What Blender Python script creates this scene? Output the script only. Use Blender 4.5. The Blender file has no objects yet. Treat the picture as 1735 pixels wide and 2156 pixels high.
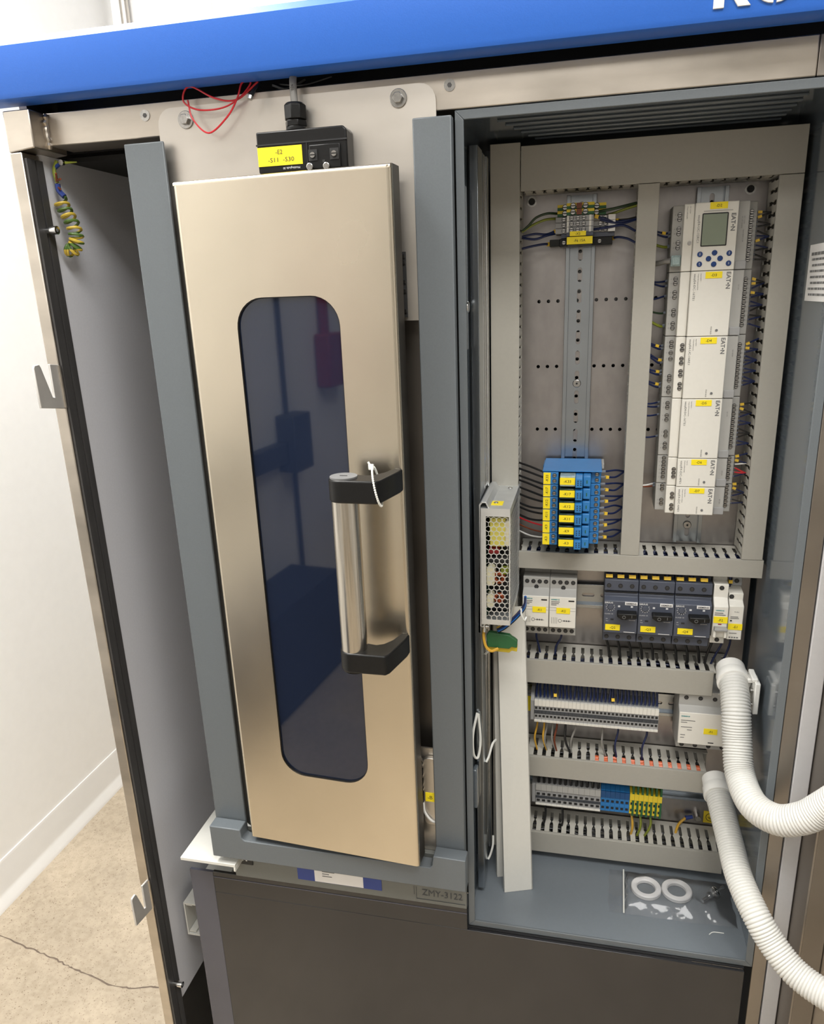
import bpy, bmesh, math, random
from mathutils import Vector, Matrix
from mathutils.geometry import tessellate_polygon

# ------------------------------------------------------------------ camera, light, exposure
S = bpy.context.scene
COL = S.collection
H = 1.42                       # camera height above the floor (scene is measured from the lens)
cam_d = bpy.data.cameras.new('camera')
cam = bpy.data.objects.new('camera', cam_d)
COL.objects.link(cam)
yaw, pitch, roll = 0.232918, 0.303733, -0.0370515
_f = Vector((-math.sin(yaw) * math.cos(pitch), math.cos(yaw) * math.cos(pitch), -math.sin(pitch)))
_r = Vector((math.cos(yaw), math.sin(yaw), 0))
_u = _r.cross(_f)
_r2 = math.cos(roll) * _r + math.sin(roll) * _u
_u2 = -math.sin(roll) * _r + math.cos(roll) * _u
mw = Matrix((( _r2.x, _u2.x, -_f.x, 0), (_r2.y, _u2.y, -_f.y, 0), (_r2.z, _u2.z, -_f.z, H), (0, 0, 0, 1)))
cam.matrix_world = mw
cam_d.sensor_fit = 'HORIZONTAL'
cam_d.sensor_width = 36.0
cam_d.lens = 1578.07 / 1735 * 36.0
cam_d.shift_x = -6.75 / 1735
cam_d.shift_y = 36.83 / 1735
cam_d.clip_start = 0.02
S.camera = cam

w = bpy.data.worlds.new('world')
w.use_nodes = True
w.node_tree.nodes['Background'].inputs[0].default_value = (0.9, 0.92, 1.0, 1)
w.node_tree.nodes['Background'].inputs[1].default_value = 0.05
S.world = w

def area(name, x, y, sx, sy, power, col=(1.0, 0.985, 0.955)):
    d = bpy.data.lights.new(name, 'AREA')
    d.shape = 'RECTANGLE'; d.size = sx; d.size_y = sy; d.energy = power; d.color = col
    o = bpy.data.objects.new(name, d)
    o.location = (x, y, H + 1.285)
    COL.objects.link(o)
area('ceiling_light_near', 0.45, -0.25, 1.2, 0.6, 20)
area('ceiling_light_far', -0.20, -1.45, 1.2, 0.6, 12)
area('wall_fill_light', -1.02, 0.62, 0.5, 1.0, 34)  # added fill lamp, no known fixture, brightens the left wall
S.view_settings.view_transform = 'Standard'
S.view_settings.look = 'None'
S.view_settings.exposure = 0.88
S.view_settings.gamma = 1.0
S.view_settings.use_curve_mapping = False

# ------------------------------------------------------------------ materials
def srgb(r, g, b):
    return tuple(((c / 255 + 0.055) / 1.055) ** 2.4 if c > 10 else c / 255 / 12.92 for c in (r, g, b))

def mat(name, col, rough=0.5, metal=0.0, noise=None, stretch=(1, 1, 1), amt=0.15, col2=None, bump=0.0,
        rvar=0.0, trans=0.0, alpha=1.0, coat=0.0, ior=1.5, spec=0.5):
    m = bpy.data.materials.new(name)
    m.use_nodes = True
    nt = m.node_tree
    b = nt.nodes['Principled BSDF']
    b.inputs['Base Color'].default_value = (*col, 1)
    b.inputs['Roughness'].default_value = rough
    b.inputs['Metallic'].default_value = metal
    b.inputs['Transmission Weight'].default_value = trans
    b.inputs['Alpha'].default_value = alpha
    b.inputs['Coat Weight'].default_value = coat
    b.inputs['IOR'].default_value = ior
    b.inputs['Specular IOR Level'].default_value = spec
    if noise:
        tc = nt.nodes.new('ShaderNodeTexCoord')
        mp = nt.nodes.new('ShaderNodeMapping')
        mp.inputs['Scale'].default_value = stretch
        n = nt.nodes.new('ShaderNodeTexNoise')
        n.inputs['Scale'].default_value = noise
        n.inputs['Detail'].default_value = 5
        nt.links.new(tc.outputs['Object'], mp.inputs[0])
        nt.links.new(mp.outputs[0], n.inputs['Vector'])
        cr = nt.nodes.new('ShaderNodeValToRGB')
        c2 = col2 or tuple(c * (1 - amt) for c in col)
        cr.color_ramp.elements[0].color = (*c2, 1)
        cr.color_ramp.elements[1].color = (*col, 1)
        cr.color_ramp.elements[0].position = 0.32
        cr.color_ramp.elements[1].position = 0.68
        nt.links.new(n.outputs['Fac'], cr.inputs[0])
        nt.links.new(cr.outputs[0], b.inputs['Base Color'])
        if rvar:
            ma = nt.nodes.new('ShaderNodeMath'); ma.operation = 'MULTIPLY_ADD'
            ma.inputs[1].default_value = rvar; ma.inputs[2].default_value = rough - rvar / 2
            nt.links.new(n.outputs['Fac'], ma.inputs[0])
            nt.links.new(ma.outputs[0], b.inputs['Roughness'])
        if bump:
            bp = nt.nodes.new('ShaderNodeBump')
            bp.inputs['Strength'].default_value = bump
            bp.inputs['Distance'].default_value = 0.002
            nt.links.new(n.outputs['Fac'], bp.inputs['Height'])
            nt.links.new(bp.outputs[0], b.inputs['Normal'])
    return m

M = {}
M['wall'] = mat('white_wall_paint', (0.93, 0.925, 0.905), 0.6, noise=40, amt=0.02, bump=0.03)
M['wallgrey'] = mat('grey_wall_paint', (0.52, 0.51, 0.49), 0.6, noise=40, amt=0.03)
M['ceil'] = mat('ceiling_white', (0.82, 0.82, 0.80), 0.8, noise=60, amt=0.06)
M['bboard'] = mat('cove_base_vinyl', (0.78, 0.765, 0.735), 0.45, noise=8, amt=0.03)
M['blue'] = mat('blue_paint', (0.018, 0.118, 0.50), 0.42, noise=900, amt=0.05, bump=0.05)
M['frame'] = mat('worn_stainless_tube', (0.60, 0.545, 0.475), 0.34, 1.0, noise=9, stretch=(1, 1, 3), amt=0.25, rvar=0.18, bump=0.03)
M['plate'] = mat('stainless_sheet', (0.66, 0.62, 0.565), 0.40, 1.0, noise=7, stretch=(1, 1, 2), amt=0.12, rvar=0.10)
M['door'] = mat('brushed_stainless', (0.70, 0.632, 0.515), 0.26, 1.0, noise=6, stretch=(1.4, 1.4, 0.9), amt=0.10, rvar=0.07)
M['tube'] = mat('brushed_tube', (0.72, 0.68, 0.61), 0.22, 1.0, noise=120, stretch=(6, 6, 0.15), amt=0.25, rvar=0.15)
M['chrome'] = mat('chrome', (0.75, 0.75, 0.74), 0.18, 1.0, noise=30, amt=0.1)
M['grey'] = mat('grey_blue_powder', srgb(99, 105, 109), 0.38, noise=700, amt=0.06, bump=0.03)
M['cabfloor_lit'] = mat('grey_enclosure_floor_lit', srgb(113, 120, 126), 0.38, noise=300, amt=0.03)  # lighter copy of the enclosure grey, light on the floor painted in
M['cab'] = mat('grey_enclosure_gloss', srgb(94, 102, 109), 0.12, noise=300, amt=0.03, spec=0.8)
M['side'] = mat('light_grey_panel', srgb(212, 213, 219), 0.5, noise=400, amt=0.04)
M['fascia'] = mat('grey_fascia', srgb(108, 110, 106), 0.5, noise=500, amt=0.05)
M['darkpanel'] = mat('dark_gloss_panel', (0.017, 0.017, 0.019), 0.10, noise=4, amt=0.25, rvar=0.06, spec=0.62)
M['film'] = mat('film_border', (0.075, 0.077, 0.10), 0.22, noise=5, amt=0.2)
M['glass'] = mat('tinted_glass', (0.010, 0.016, 0.036), 0.03, noise=3, amt=0.2, spec=0.75)
M['black'] = mat('black_plastic', (0.008, 0.008, 0.008), 0.34, noise=200, amt=0.2, spec=0.3)
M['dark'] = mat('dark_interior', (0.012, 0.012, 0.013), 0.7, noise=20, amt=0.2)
M['rubber'] = mat('dark_rubber_edge', (0.06, 0.058, 0.058), 0.5, noise=30, stretch=(3, 3, 0.4), amt=0.3)
M['duct_lit'] = mat('grey_pvc_duct_lit', srgb(196, 193, 183), 0.5, noise=300, amt=0.03)  # same plastic as the covers, paler to paint in the overhead light
M['duct'] = mat('grey_pvc_duct', srgb(166, 163, 154), 0.5, noise=300, amt=0.03)
M['strip'] = mat('pale_grey_pvc', srgb(214, 213, 206), 0.45, noise=200, amt=0.02)
M['zinc'] = mat('galvanised_sheet', (0.42, 0.40, 0.395), 0.33, 1.0, noise=60, stretch=(1.2, 1, 0.7), amt=0.12, rvar=0.12, bump=0.03)
M['rail'] = mat('zinc_rail', (0.40, 0.43, 0.46), 0.22, 1.0, noise=14, amt=0.12)
M['screw'] = mat('screw_steel', (0.50, 0.49, 0.47), 0.25, 1.0, noise=300, amt=0.2)
M['white'] = mat('module_white', srgb(226, 223, 214), 0.45, noise=200, amt=0.02)
M['mgrey'] = mat('module_grey', srgb(170, 169, 165), 0.5, noise=200, amt=0.03)
M['lgrey'] = mat('terminal_grey', srgb(158, 158, 158), 0.5, noise=200, amt=0.03)
M['slate'] = mat('slate_grey_plastic', srgb(74, 79, 92), 0.45, noise=200, amt=0.05)
M['yellow'] = mat('yellow_label', srgb(250, 226, 30), 0.5, noise=100, amt=0.02)
M['amber'] = mat('amber_marker', srgb(236, 196, 64), 0.5, noise=100, amt=0.05)
M['ink'] = mat('black_ink', (0.015, 0.015, 0.015), 0.6, noise=100, amt=0.1)
M['gink'] = mat('grey_ink', (0.16, 0.16, 0.16), 0.6, noise=100, amt=0.1)
M['wink'] = mat('white_ink', (0.7, 0.7, 0.7), 0.6, noise=100, amt=0.05)
M['teal'] = mat('teal_ink', (0.02, 0.30, 0.32), 0.6, noise=100, amt=0.1)
M['lcd'] = mat('lcd_glass', srgb(140, 150, 132), 0.25, noise=20, amt=0.06)
M['navy'] = mat('blue_button', srgb(18, 58, 120), 0.4, noise=100, amt=0.1)
M['rblue'] = mat('relay_blue', srgb(44, 120, 184), 0.42, noise=100, amt=0.06)
M['tblue'] = mat('terminal_blue', srgb(20, 72, 122), 0.42, noise=100, amt=0.1)
M['rgreen'] = mat('relay_cover_green', srgb(36, 58, 52), 0.12, noise=100, amt=0.3)
M['clear'] = mat('relay_clear_cover', srgb(170, 190, 190), 0.1, noise=200, amt=0.3)
M['tgreen'] = mat('terminal_green', srgb(36, 96, 54), 0.45, noise=60, amt=0.15)
M['tyellow'] = mat('terminal_yellow', srgb(226, 200, 50), 0.45, noise=60, amt=0.1)
M['wblue'] = mat('dark_blue_wire', srgb(17, 34, 80), 0.4, noise=60, amt=0.2)
M['wlblue'] = mat('light_blue_wire', srgb(30, 110, 200), 0.4, noise=60, amt=0.1)
M['wblack'] = mat('black_wire', (0.012, 0.012, 0.013), 0.4, noise=60, amt=0.2)
M['wgreen'] = mat('dark_green_wire', (0.02, 0.05, 0.02), 0.4, noise=60, amt=0.2)
M['wgy'] = mat('green_yellow_wire', srgb(140, 150, 50), 0.4, noise=60, amt=0.3)
M['wyellow'] = mat('yellow_wire', srgb(214, 166, 60), 0.4, noise=60, amt=0.1)
M['wgrey'] = mat('grey_wire', srgb(140, 138, 134), 0.45, noise=60, amt=0.1)
M['wwhite'] = mat('white_wire', srgb(225, 224, 220), 0.45, noise=60, amt=0.05)
M['wred'] = mat('red_wire', srgb(205, 40, 50), 0.4, noise=60, amt=0.1)
M['wbrown'] = mat('brown_wire', srgb(120, 60, 35), 0.4, noise=60, amt=0.1)
M['worange'] = mat('orange_wire', srgb(225, 110, 60), 0.4, noise=60, amt=0.1)
M['ferrule'] = mat('grey_ferrule', srgb(120, 126, 136), 0.4, noise=60, amt=0.1)
M['hose'] = mat('white_corrugated_pvc', srgb(204, 203, 198), 0.42, noise=60, amt=0.03)
M['hosew'] = mat('white_fitting_plastic', srgb(232, 231, 226), 0.4, noise=60, amt=0.03)
M['ring'] = mat('milky_nylon', srgb(240, 238, 236), 0.35, noise=60, amt=0.04)
M['tape'] = mat('blue_tape', srgb(44, 66, 140), 0.5, noise=60, amt=0.06)
M['paper'] = mat('white_paper', srgb(232, 230, 228), 0.6, noise=60, amt=0.03)
M['psu'] = mat('psu_aluminium', (0.74, 0.76, 0.765), 0.42, 0.75, noise=80, amt=0.08)
M['trafo'] = mat('transformer_tape', srgb(238, 226, 110), 0.4, noise=60, amt=0.1)
M['copper'] = mat('copper_winding', srgb(170, 84, 48), 0.35, 0.6, noise=200, amt=0.3)
M['pcb'] = mat('pcb_green', srgb(20, 70, 50), 0.4, noise=60, amt=0.2)
M['cream'] = mat('cream_glue', srgb(232, 226, 196), 0.5, noise=60, amt=0.08)
M['redfire'] = mat('red_enamel', srgb(150, 28, 34), 0.35, noise=60, amt=0.1)
M['tiewhite'] = mat('nylon_tie', srgb(232, 232, 226), 0.4, noise=60, amt=0.04)
M['darknavy'] = mat('dark_navy_paint', srgb(26, 34, 54), 0.5, noise=60, amt=0.1)
M['seal'] = mat('pale_door_seal', srgb(176, 175, 176), 0.5, noise=200, amt=0.03)
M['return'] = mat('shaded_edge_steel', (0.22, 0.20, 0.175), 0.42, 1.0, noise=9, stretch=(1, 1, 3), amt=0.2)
M['crack'] = mat('crack_dirt', (0.16, 0.12, 0.09), 0.8, noise=60, amt=0.2)
M['steel_shade'] = mat('stainless_shaded', (0.33, 0.30, 0.268), 0.42, 1.0, noise=6, stretch=(1, 1, 2), amt=0.12, rvar=0.1)  # darker copy of the stainless, shade painted into its colour
M['hook'] = mat('hook_steel', (0.62, 0.60, 0.57), 0.55, 0.55, noise=40, amt=0.12)
M['trunk'] = mat('grey_trunking', srgb(60, 64, 70), 0.5, noise=60, amt=0.1)

# bag film: thin clear plastic
def film_mat():
    m = bpy.data.materials.new('clear_bag_film'); m.use_nodes = True
    nt = m.node_tree; nt.nodes.remove(nt.nodes['Principled BSDF'])
    out = nt.nodes['Material Output']
    tr = nt.nodes.new('ShaderNodeBsdfTransparent'); tr.inputs[0].default_value = (0.97, 0.97, 0.975, 1)
    gl = nt.nodes.new('ShaderNodeBsdfGlossy'); gl.inputs['Roughness'].default_value = 0.07
    mx = nt.nodes.new('ShaderNodeMixShader')
    lw = nt.nodes.new('ShaderNodeLayerWeight'); lw.inputs[0].default_value = 0.30
    nz = nt.nodes.new('ShaderNodeTexNoise'); nz.inputs['Scale'].default_value = 45; nz.inputs['Detail'].default_value = 2
    bp = nt.nodes.new('ShaderNodeBump'); bp.inputs['Strength'].default_value = 0.5; bp.inputs['Distance'].default_value = 0.004
    tc = nt.nodes.new('ShaderNodeTexCoord')
    nt.links.new(tc.outputs['Object'], nz.inputs['Vector'])
    nt.links.new(nz.outputs['Fac'], bp.inputs['Height'])
    nt.links.new(bp.outputs[0], gl.inputs['Normal'])
    nt.links.new(lw.outputs['Fresnel'], mx.inputs[0])
    nt.links.new(tr.outputs[0], mx.inputs[1]); nt.links.new(gl.outputs[0], mx.inputs[2])
    df = nt.nodes.new('ShaderNodeBsdfDiffuse'); df.inputs[0].default_value = (0.9, 0.9, 0.9, 1)
    m2 = nt.nodes.new('ShaderNodeMixShader'); m2.inputs[0].default_value = 0.055
    nt.links.new(mx.outputs[0], m2.inputs[1]); nt.links.new(df.outputs[0], m2.inputs[2])
    nt.links.new(m2.outputs[0], out.inputs[0])
    return m
M['film_clear'] = film_mat()

# concrete floor: tan base, cloudy stains, grit and pits
def concrete():
    m = bpy.data.materials.new('polished_concrete'); m.use_nodes = True
    nt = m.node_tree; b = nt.nodes['Principled BSDF']
    tc = nt.nodes.new('ShaderNodeTexCoord')
    def noise(sc, det=6, rg=0.55):
        n = nt.nodes.new('ShaderNodeTexNoise'); n.inputs['Scale'].default_value = sc
        n.inputs['Detail'].default_value = det; n.inputs['Roughness'].default_value = rg
        nt.links.new(tc.outputs['Object'], n.inputs['Vector']); return n
    def ramp(src, p0, c0, p1, c1):
        r = nt.nodes.new('ShaderNodeValToRGB')
        r.color_ramp.elements[0].position = p0; r.color_ramp.elements[0].color = (*c0, 1)
        r.color_ramp.elements[1].position = p1; r.color_ramp.elements[1].color = (*c1, 1)
        nt.links.new(src, r.inputs[0]); return r
    def mul(a, bb):
        x = nt.nodes.new('ShaderNodeMix'); x.data_type = 'RGBA'; x.blend_type = 'MULTIPLY'; x.inputs[0].default_value = 1
        nt.links.new(a, x.inputs[6]); nt.links.new(bb, x.inputs[7]); return x.outputs[2]
    a = ramp(noise(3.0).outputs['Fac'], 0.34, (0.40, 0.335, 0.25), 0.62, (0.53, 0.445, 0.335))
    s = ramp(noise(70, 4).outputs['Fac'], 0.36, (0.86, 0.85, 0.83), 0.60, (1, 1, 1))
    g = ramp(noise(330, 2, 0.4).outputs['Fac'], 0.27, (0.40, 0.34, 0.30), 0.35, (1, 1, 1))
    c = mul(mul(a.outputs[0], s.outputs[0]), g.outputs[0])
    nt.links.new(c, b.inputs['Base Color'])
    b.inputs['Roughness'].default_value = 0.55
    return m
M['concrete'] = concrete()

def stripes(name, ca, cb, scale, direction):
    m = mat(name, ca, 0.42)
    nt = m.node_tree; b = nt.nodes['Principled BSDF']
    tc = nt.nodes.new('ShaderNodeTexCoord')
    wv = nt.nodes.new('ShaderNodeTexWave'); wv.wave_type = 'BANDS'; wv.bands_direction = direction
    wv.inputs['Scale'].default_value = scale; wv.inputs['Distortion'].default_value = 0.6
    r = nt.nodes.new('ShaderNodeValToRGB'); r.color_ramp.interpolation = 'CONSTANT'
    r.color_ramp.elements[0].color = (*ca, 1); r.color_ramp.elements[1].position = 0.5; r.color_ramp.elements[1].color = (*cb, 1)
    nt.links.new(tc.outputs['Object'], wv.inputs['Vector']); nt.links.new(wv.outputs['Fac'], r.inputs[0])
    nt.links.new(r.outputs[0], b.inputs['Base Color'])
    return m
M['earth'] = stripes('earth_cable_stripes', srgb(208, 180, 70), srgb(82, 112, 50), 24, 'Z')

# ------------------------------------------------------------------ mesh helpers
ORG = {}
V = Vector

def circ(cx, cy, r, n=16, a0=0.0):
    return [(cx + r * math.cos(a0 + 2 * math.pi * i / n), cy + r * math.sin(a0 + 2 * math.pi * i / n)) for i in range(n)]

def rrect(x0, x1, y0, y1, r, n=5):
    p = []
    for cx, cy, a in ((x1 - r, y1 - r, 0), (x0 + r, y1 - r, 90), (x0 + r, y0 + r, 180), (x1 - r, y0 + r, 270)):
        for i in range(n + 1):
            t = math.radians(a + 90 * i / n)
            p.append((cx + r * math.cos(t), cy + r * math.sin(t)))
    return p

def smooth_path(pts, seg=6):
    pts = [V(p) for p in pts]
    if len(pts) < 3:
        return pts
    out = []
    P = [2 * pts[0] - pts[1]] + pts + [2 * pts[-1] - pts[-2]]
    for i in range(1, len(P) - 2):
        p0, p1, p2, p3 = P[i - 1:i + 3]
        for k in range(seg):
            t = k / seg
            out.append(0.5 * (2 * p1 + (p2 - p0) * t + (2 * p0 - 5 * p1 + 4 * p2 - p3) * t * t + (3 * p1 - p0 - 3 * p2 + p3) * t ** 3))
    out.append(pts[-1])
    return out

_text = {}
def text_geo(s, bold=0.0):
    if s in ('EAT\u2022N', 'SIRIUS', 'SIEMENS', 'easy'):
        bold = 0.025
    if s not in _text:
        cu = bpy.data.curves.new('t', 'FONT'); cu.body = s; cu.size = 1.0; cu.resolution_u = 2; cu.offset = bold
        ob = bpy.data.objects.new('t', cu)
        me = ob.to_mesh()
        vs = [(v.co.x, v.co.y) for v in me.vertices]; fs = [tuple(p.vertices) for p in me.polygons]
        ob.to_mesh_clear(); bpy.data.objects.remove(ob); bpy.data.curves.remove(cu)
        _text[s] = (vs, fs)
    return _text[s]

class MB:
    def __init__(s):
        s.v = []; s.f = []; s.m = []; s.mi = 0
    def add(s, vs, fs):
        n = len(s.v)
        s.v += [tuple(v) for v in vs]
        for f in fs:
            s.f.append(tuple(n + i for i in f)); s.m.append(s.mi)
        return s
    def box(s, x0, x1, y0, y1, z0, z1):
        return s.add([(x, y, z) for x in (x0, x1) for y in (y0, y1) for z in (z0, z1)],
                     [(0, 1, 3, 2), (4, 6, 7, 5), (0, 4, 5, 1), (2, 3, 7, 6), (0, 2, 6, 4), (1, 5, 7, 3)])
    @staticmethod
    def _pt(axis, p, t):
        return (t, p[0], p[1]) if axis == 'x' else (p[0], t, p[1]) if axis == 'y' else (p[0], p[1], t)
    def prism(s, pts, axis, a, b):
        n = len(pts)
        vs = [s._pt(axis, p, a) for p in pts] + [s._pt(axis, p, b) for p in pts]
        fs = [tuple(range(n - 1, -1, -1)), tuple(range(n, 2 * n))]
        fs += [(i, (i + 1) % n, n + (i + 1) % n, n + i) for i in range(n)]
        return s.add(vs, fs)
    def plate(s, outer, holes, axis, a, b):
        loops = [outer] + holes
        flat = [p for l in loops for p in l]; n = len(flat)
        tri = tessellate_polygon([[V((p[0], p[1], 0)) for p in l] for l in loops])
        vs = [s._pt(axis, p, a) for p in flat] + [s._pt(axis, p, b) for p in flat]
        fs = [tuple(t) for t in tri] + [tuple(n + i for i in t) for t in tri]
        k = 0
        for l in loops:
            m = len(l)
            fs += [(k + i, k + (i + 1) % m, n + k + (i + 1) % m, n + k + i) for i in range(m)]
            k += m
        return s.add(vs, fs)
    def cyl(s, c, axis, r, a, b, n=16, r2=None):
        if r2 is None:
            return s.prism(circ(c[0], c[1], r, n), axis, a, b)
        p, q = circ(c[0], c[1], r, n), circ(c[0], c[1], r2, n)
        vs = [s._pt(axis, x, a) for x in p] + [s._pt(axis, x, b) for x in q]
        return s.add(vs, [tuple(range(n)), tuple(range(n, 2 * n))] + [(i, (i + 1) % n, n + (i + 1) % n, n + i) for i in range(n)])
    def tube(s, path, r, n=8, closed=False):
        path = [V(p) for p in path]; m = len(path)
        rs = r if isinstance(r, (list, tuple)) else [r] * m
        vs = []; nrm = None
        for i in range(m):
            if closed:
                t = path[(i + 1) % m] - path[i - 1]
            else:
                t = path[min(i + 1, m - 1)] - path[max(i - 1, 0)]
            t = t.normalized() if t.length > 1e-9 else V((0, 0, 1))
            if nrm is None:
                nrm = t.orthogonal().normalized()
            else:
                nrm = nrm - t * nrm.dot(t)
                nrm = nrm.normalized() if nrm.length > 1e-9 else t.orthogonal().normalized()
            bn = t.cross(nrm)
            vs += [path[i] + rs[i] * (math.cos(2 * math.pi * k / n) * nrm + math.sin(2 * math.pi * k / n) * bn) for k in range(n)]
        fs = []
        for i in range(m if closed else m - 1):
            a, b = i * n, ((i + 1) % m) * n
            fs += [(a + k, a + (k + 1) % n, b + (k + 1) % n, b + k) for k in range(n)]
        if not closed:
            fs += [tuple(range(n)), tuple(range((m - 1) * n, m * n))]
        return s.add(vs, fs)
    def text(s, t, h, pos, right=(1, 0, 0), up=(0, 0, 1), fit=None):
        vs, fs = text_geo(t)
        if not vs:
            return s
        x0, x1 = min(v[0] for v in vs), max(v[0] for v in vs)
        cap = 0.73
        k = h / cap
        kx = fit / (x1 - x0) if fit else k
        R, U, P = V(right), V(up), V(pos)
        return s.add([P + R * ((v[0] - (x0 + x1) / 2) * kx) + U * ((v[1] - cap / 2) * k) for v in vs], fs)
    def build(s, name, mats, parent=None, label=None, kind=None, bevel=0.0, seg=2, smooth=True, cat=None, group=None, recalc=True, base=True):
        me = bpy.data.meshes.new(name)
        if parent is None:
            if base:
                xs = [v[0] for v in s.v]; ys = [v[1] for v in s.v]; zs = [v[2] for v in s.v]
                org = V(((min(xs) + max(xs)) / 2, (min(ys) + max(ys)) / 2, min(zs)))
            else:
                org = V((0, 0, 0))
        else:
            org = ORG[parent.name]
        me.from_pydata([(v[0] - org.x, v[1] - org.y, v[2] - org.z) for v in s.v], [], s.f)
        if isinstance(mats, str):
            mats = [mats]
        for k in mats:
            me.materials.append(M[k])
        if len(mats) > 1:
            me.polygons.foreach_set('material_index', s.m)
        if recalc:
            bm = bmesh.new(); bm.from_mesh(me)
            bmesh.ops.recalc_face_normals(bm, faces=bm.faces)
            bm.to_mesh(me); bm.free()
        if smooth:
            me.polygons.foreach_set('use_smooth', [True] * len(me.polygons))
            me.set_sharp_from_angle(angle=math.radians(38))
        me.update()
        o = bpy.data.objects.new(name, me)
        COL.objects.link(o)
        if parent is None:
            o.location = org + V((0, 0, H))
        else:
            o.parent = parent
        ORG[o.name] = org
        if label: o['label'] = label
        if kind: o['kind'] = kind
        if cat: o['category'] = cat
        if group: o['group'] = group
        if bevel:
            bv = o.modifiers.new('bevel', 'BEVEL'); bv.width = bevel; bv.segments = seg
            bv.limit_method = 'ANGLE'; bv.angle_limit = math.radians(40)
        return o

def thing(name, label, cat, loc, group=None, local=False, rotz=0.0):
    o = bpy.data.objects.new(name, None)
    o.empty_display_size = 0.02
    COL.objects.link(o)
    o.location = (loc[0], loc[1], loc[2] + H); o.rotation_euler = (0, 0, rotz)
    o['label'] = label; o['category'] = cat
    if group: o['group'] = group
    ORG[o.name] = V((0, 0, 0)) if local else V(loc)
    return o

def instance(name, src, pos, parent, rot=None):
    """another part that shares the mesh of src, placed at pos (scene position)"""
    o = bpy.data.objects.new(name, src if isinstance(src, bpy.types.Mesh) else src.data)
    COL.objects.link(o); o.parent = parent
    o.location = V(pos) - ORG[parent.name]
    if rot: o.rotation_euler = rot
    ORG[o.name] = V(pos)
    return o

def dup(root, delta, label=None):
    r = root.copy(); COL.objects.link(r)
    r.location = root.location + V(delta)
    ORG[r.name] = ORG[root.name] + V(delta)
    if label: r['label'] = label
    for ch in root.children:
        c = ch.copy(); COL.objects.link(c); c.parent = r
        for g in ch.children:
            d = g.copy(); COL.objects.link(d); d.parent = c
    return r

ORDS = ['first', 'second', 'third', 'fourth', 'fifth', 'sixth', 'seventh', 'eighth', 'ninth', 'tenth', 'eleventh', 'twelfth']
def nth(i):
    if i < 12: return ORDS[i]
    n = i + 1
    return str(n) + ('th' if 10 < n % 100 < 14 else {1: 'st', 2: 'nd', 3: 'rd'}.get(n % 10, 'th'))

# shared little meshes, all facing the camera side (-Y), centred on the origin
def mesh_only(mb, name, mats):
    o = mb.build(name, mats, base=False)
    me = o.data; bpy.data.objects.remove(o); return me

def screw_mesh(r, name, dark_ring=False):
    b = MB()
    if dark_ring:
        b.mi = 1; b.cyl((0, 0), 'y', r * 1.25, -0.0002, 0.0004, 14)
    b.mi = 1
    b.cyl((0, 0), 'y', r, -0.0006, 0.0004, 14)
    b.mi = 0
    g = r * 0.20
    for sg in (1, -1):
        a0 = math.asin(g / r)
        pts = [(r * math.cos(a0 + (math.pi - 2 * a0) * i / 8), sg * r * math.sin(a0 + (math.pi - 2 * a0) * i / 8)) for i in range(9)]
        b.prism(pts, 'y', -0.0012, -0.0006)
    return mesh_only(b, name, ['screw', 'ink'])
SCR = screw_mesh(0.0020, 'terminal_screw', True)
SCRB = screw_mesh(0.0026, 'terminal_screw_large', True)
def hole_mesh(r, name):
    b = MB(); b.mi = 1
    b.cyl((0, 0), 'y', r, -0.0003, 0.0005, 16)
    b.mi = 0
    b.cyl((0, 0), 'y', r * 0.62, -0.0006, 0.0, 12)
    b.mi = 1
    b.box(-r * 0.5, r * 0.5, -0.0008, -0.0005, -r * 0.1, r * 0.1)
    return mesh_only(b, name, ['rubber', 'ink'])
HOLE = hole_mesh(0.0029, 'screw_hole')

def tag(parent, x0, x1, z0, z1, y, txt, th=None, rot=False, mat_='yellow', fit=None):
    b = MB().box(x0, x1, y - 0.0004, y + 0.0002, z0, z1)
    l = b.build('label', mat_, parent)
    if txt:
        cx, cz = (x0 + x1) / 2, (z0 + z1) / 2
        t = MB()
        if rot:
            t.text(txt, th or (x1 - x0) * 0.45, (cx, y - 0.0006, cz), (0, 0, 1), (-1, 0, 0), fit)
        else:
            t.text(txt, th or (z1 - z0) * 0.42, (cx, y - 0.0006, cz), (1, 0, 0), (0, 0, 1), fit)
        t.build('lettering', 'ink', l, smooth=False, recalc=False)
    return l

def wire(name, label, pts, r, m, group=None, markers=(), cat='wire', seg=6, n=6, ends=None):
    path = smooth_path(pts, seg)
    o = MB().tube(path, r, n).build(name, m, label=label, cat=cat, group=group)
    for t in markers:
        i = min(int(t * (len(path) - 1)), len(path) - 2)
        p, q = path[i], path[i + 1]
        d = (q - p).normalized()
        b = MB().tube([p - d * 0.0022, p + d * 0.0022], r * 2.0, 4)
        b.build('wire_marker', 'amber', o, label='yellow marker sleeve', smooth=False)
    if ends:
        p = path[0]; d = (path[1] - path[0]).normalized()
        MB().tube([p, p + d * ends], r * 1.35, 6).build('ferrule', 'ferrule', o, label='grey crimp sleeve')
    return o

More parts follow.
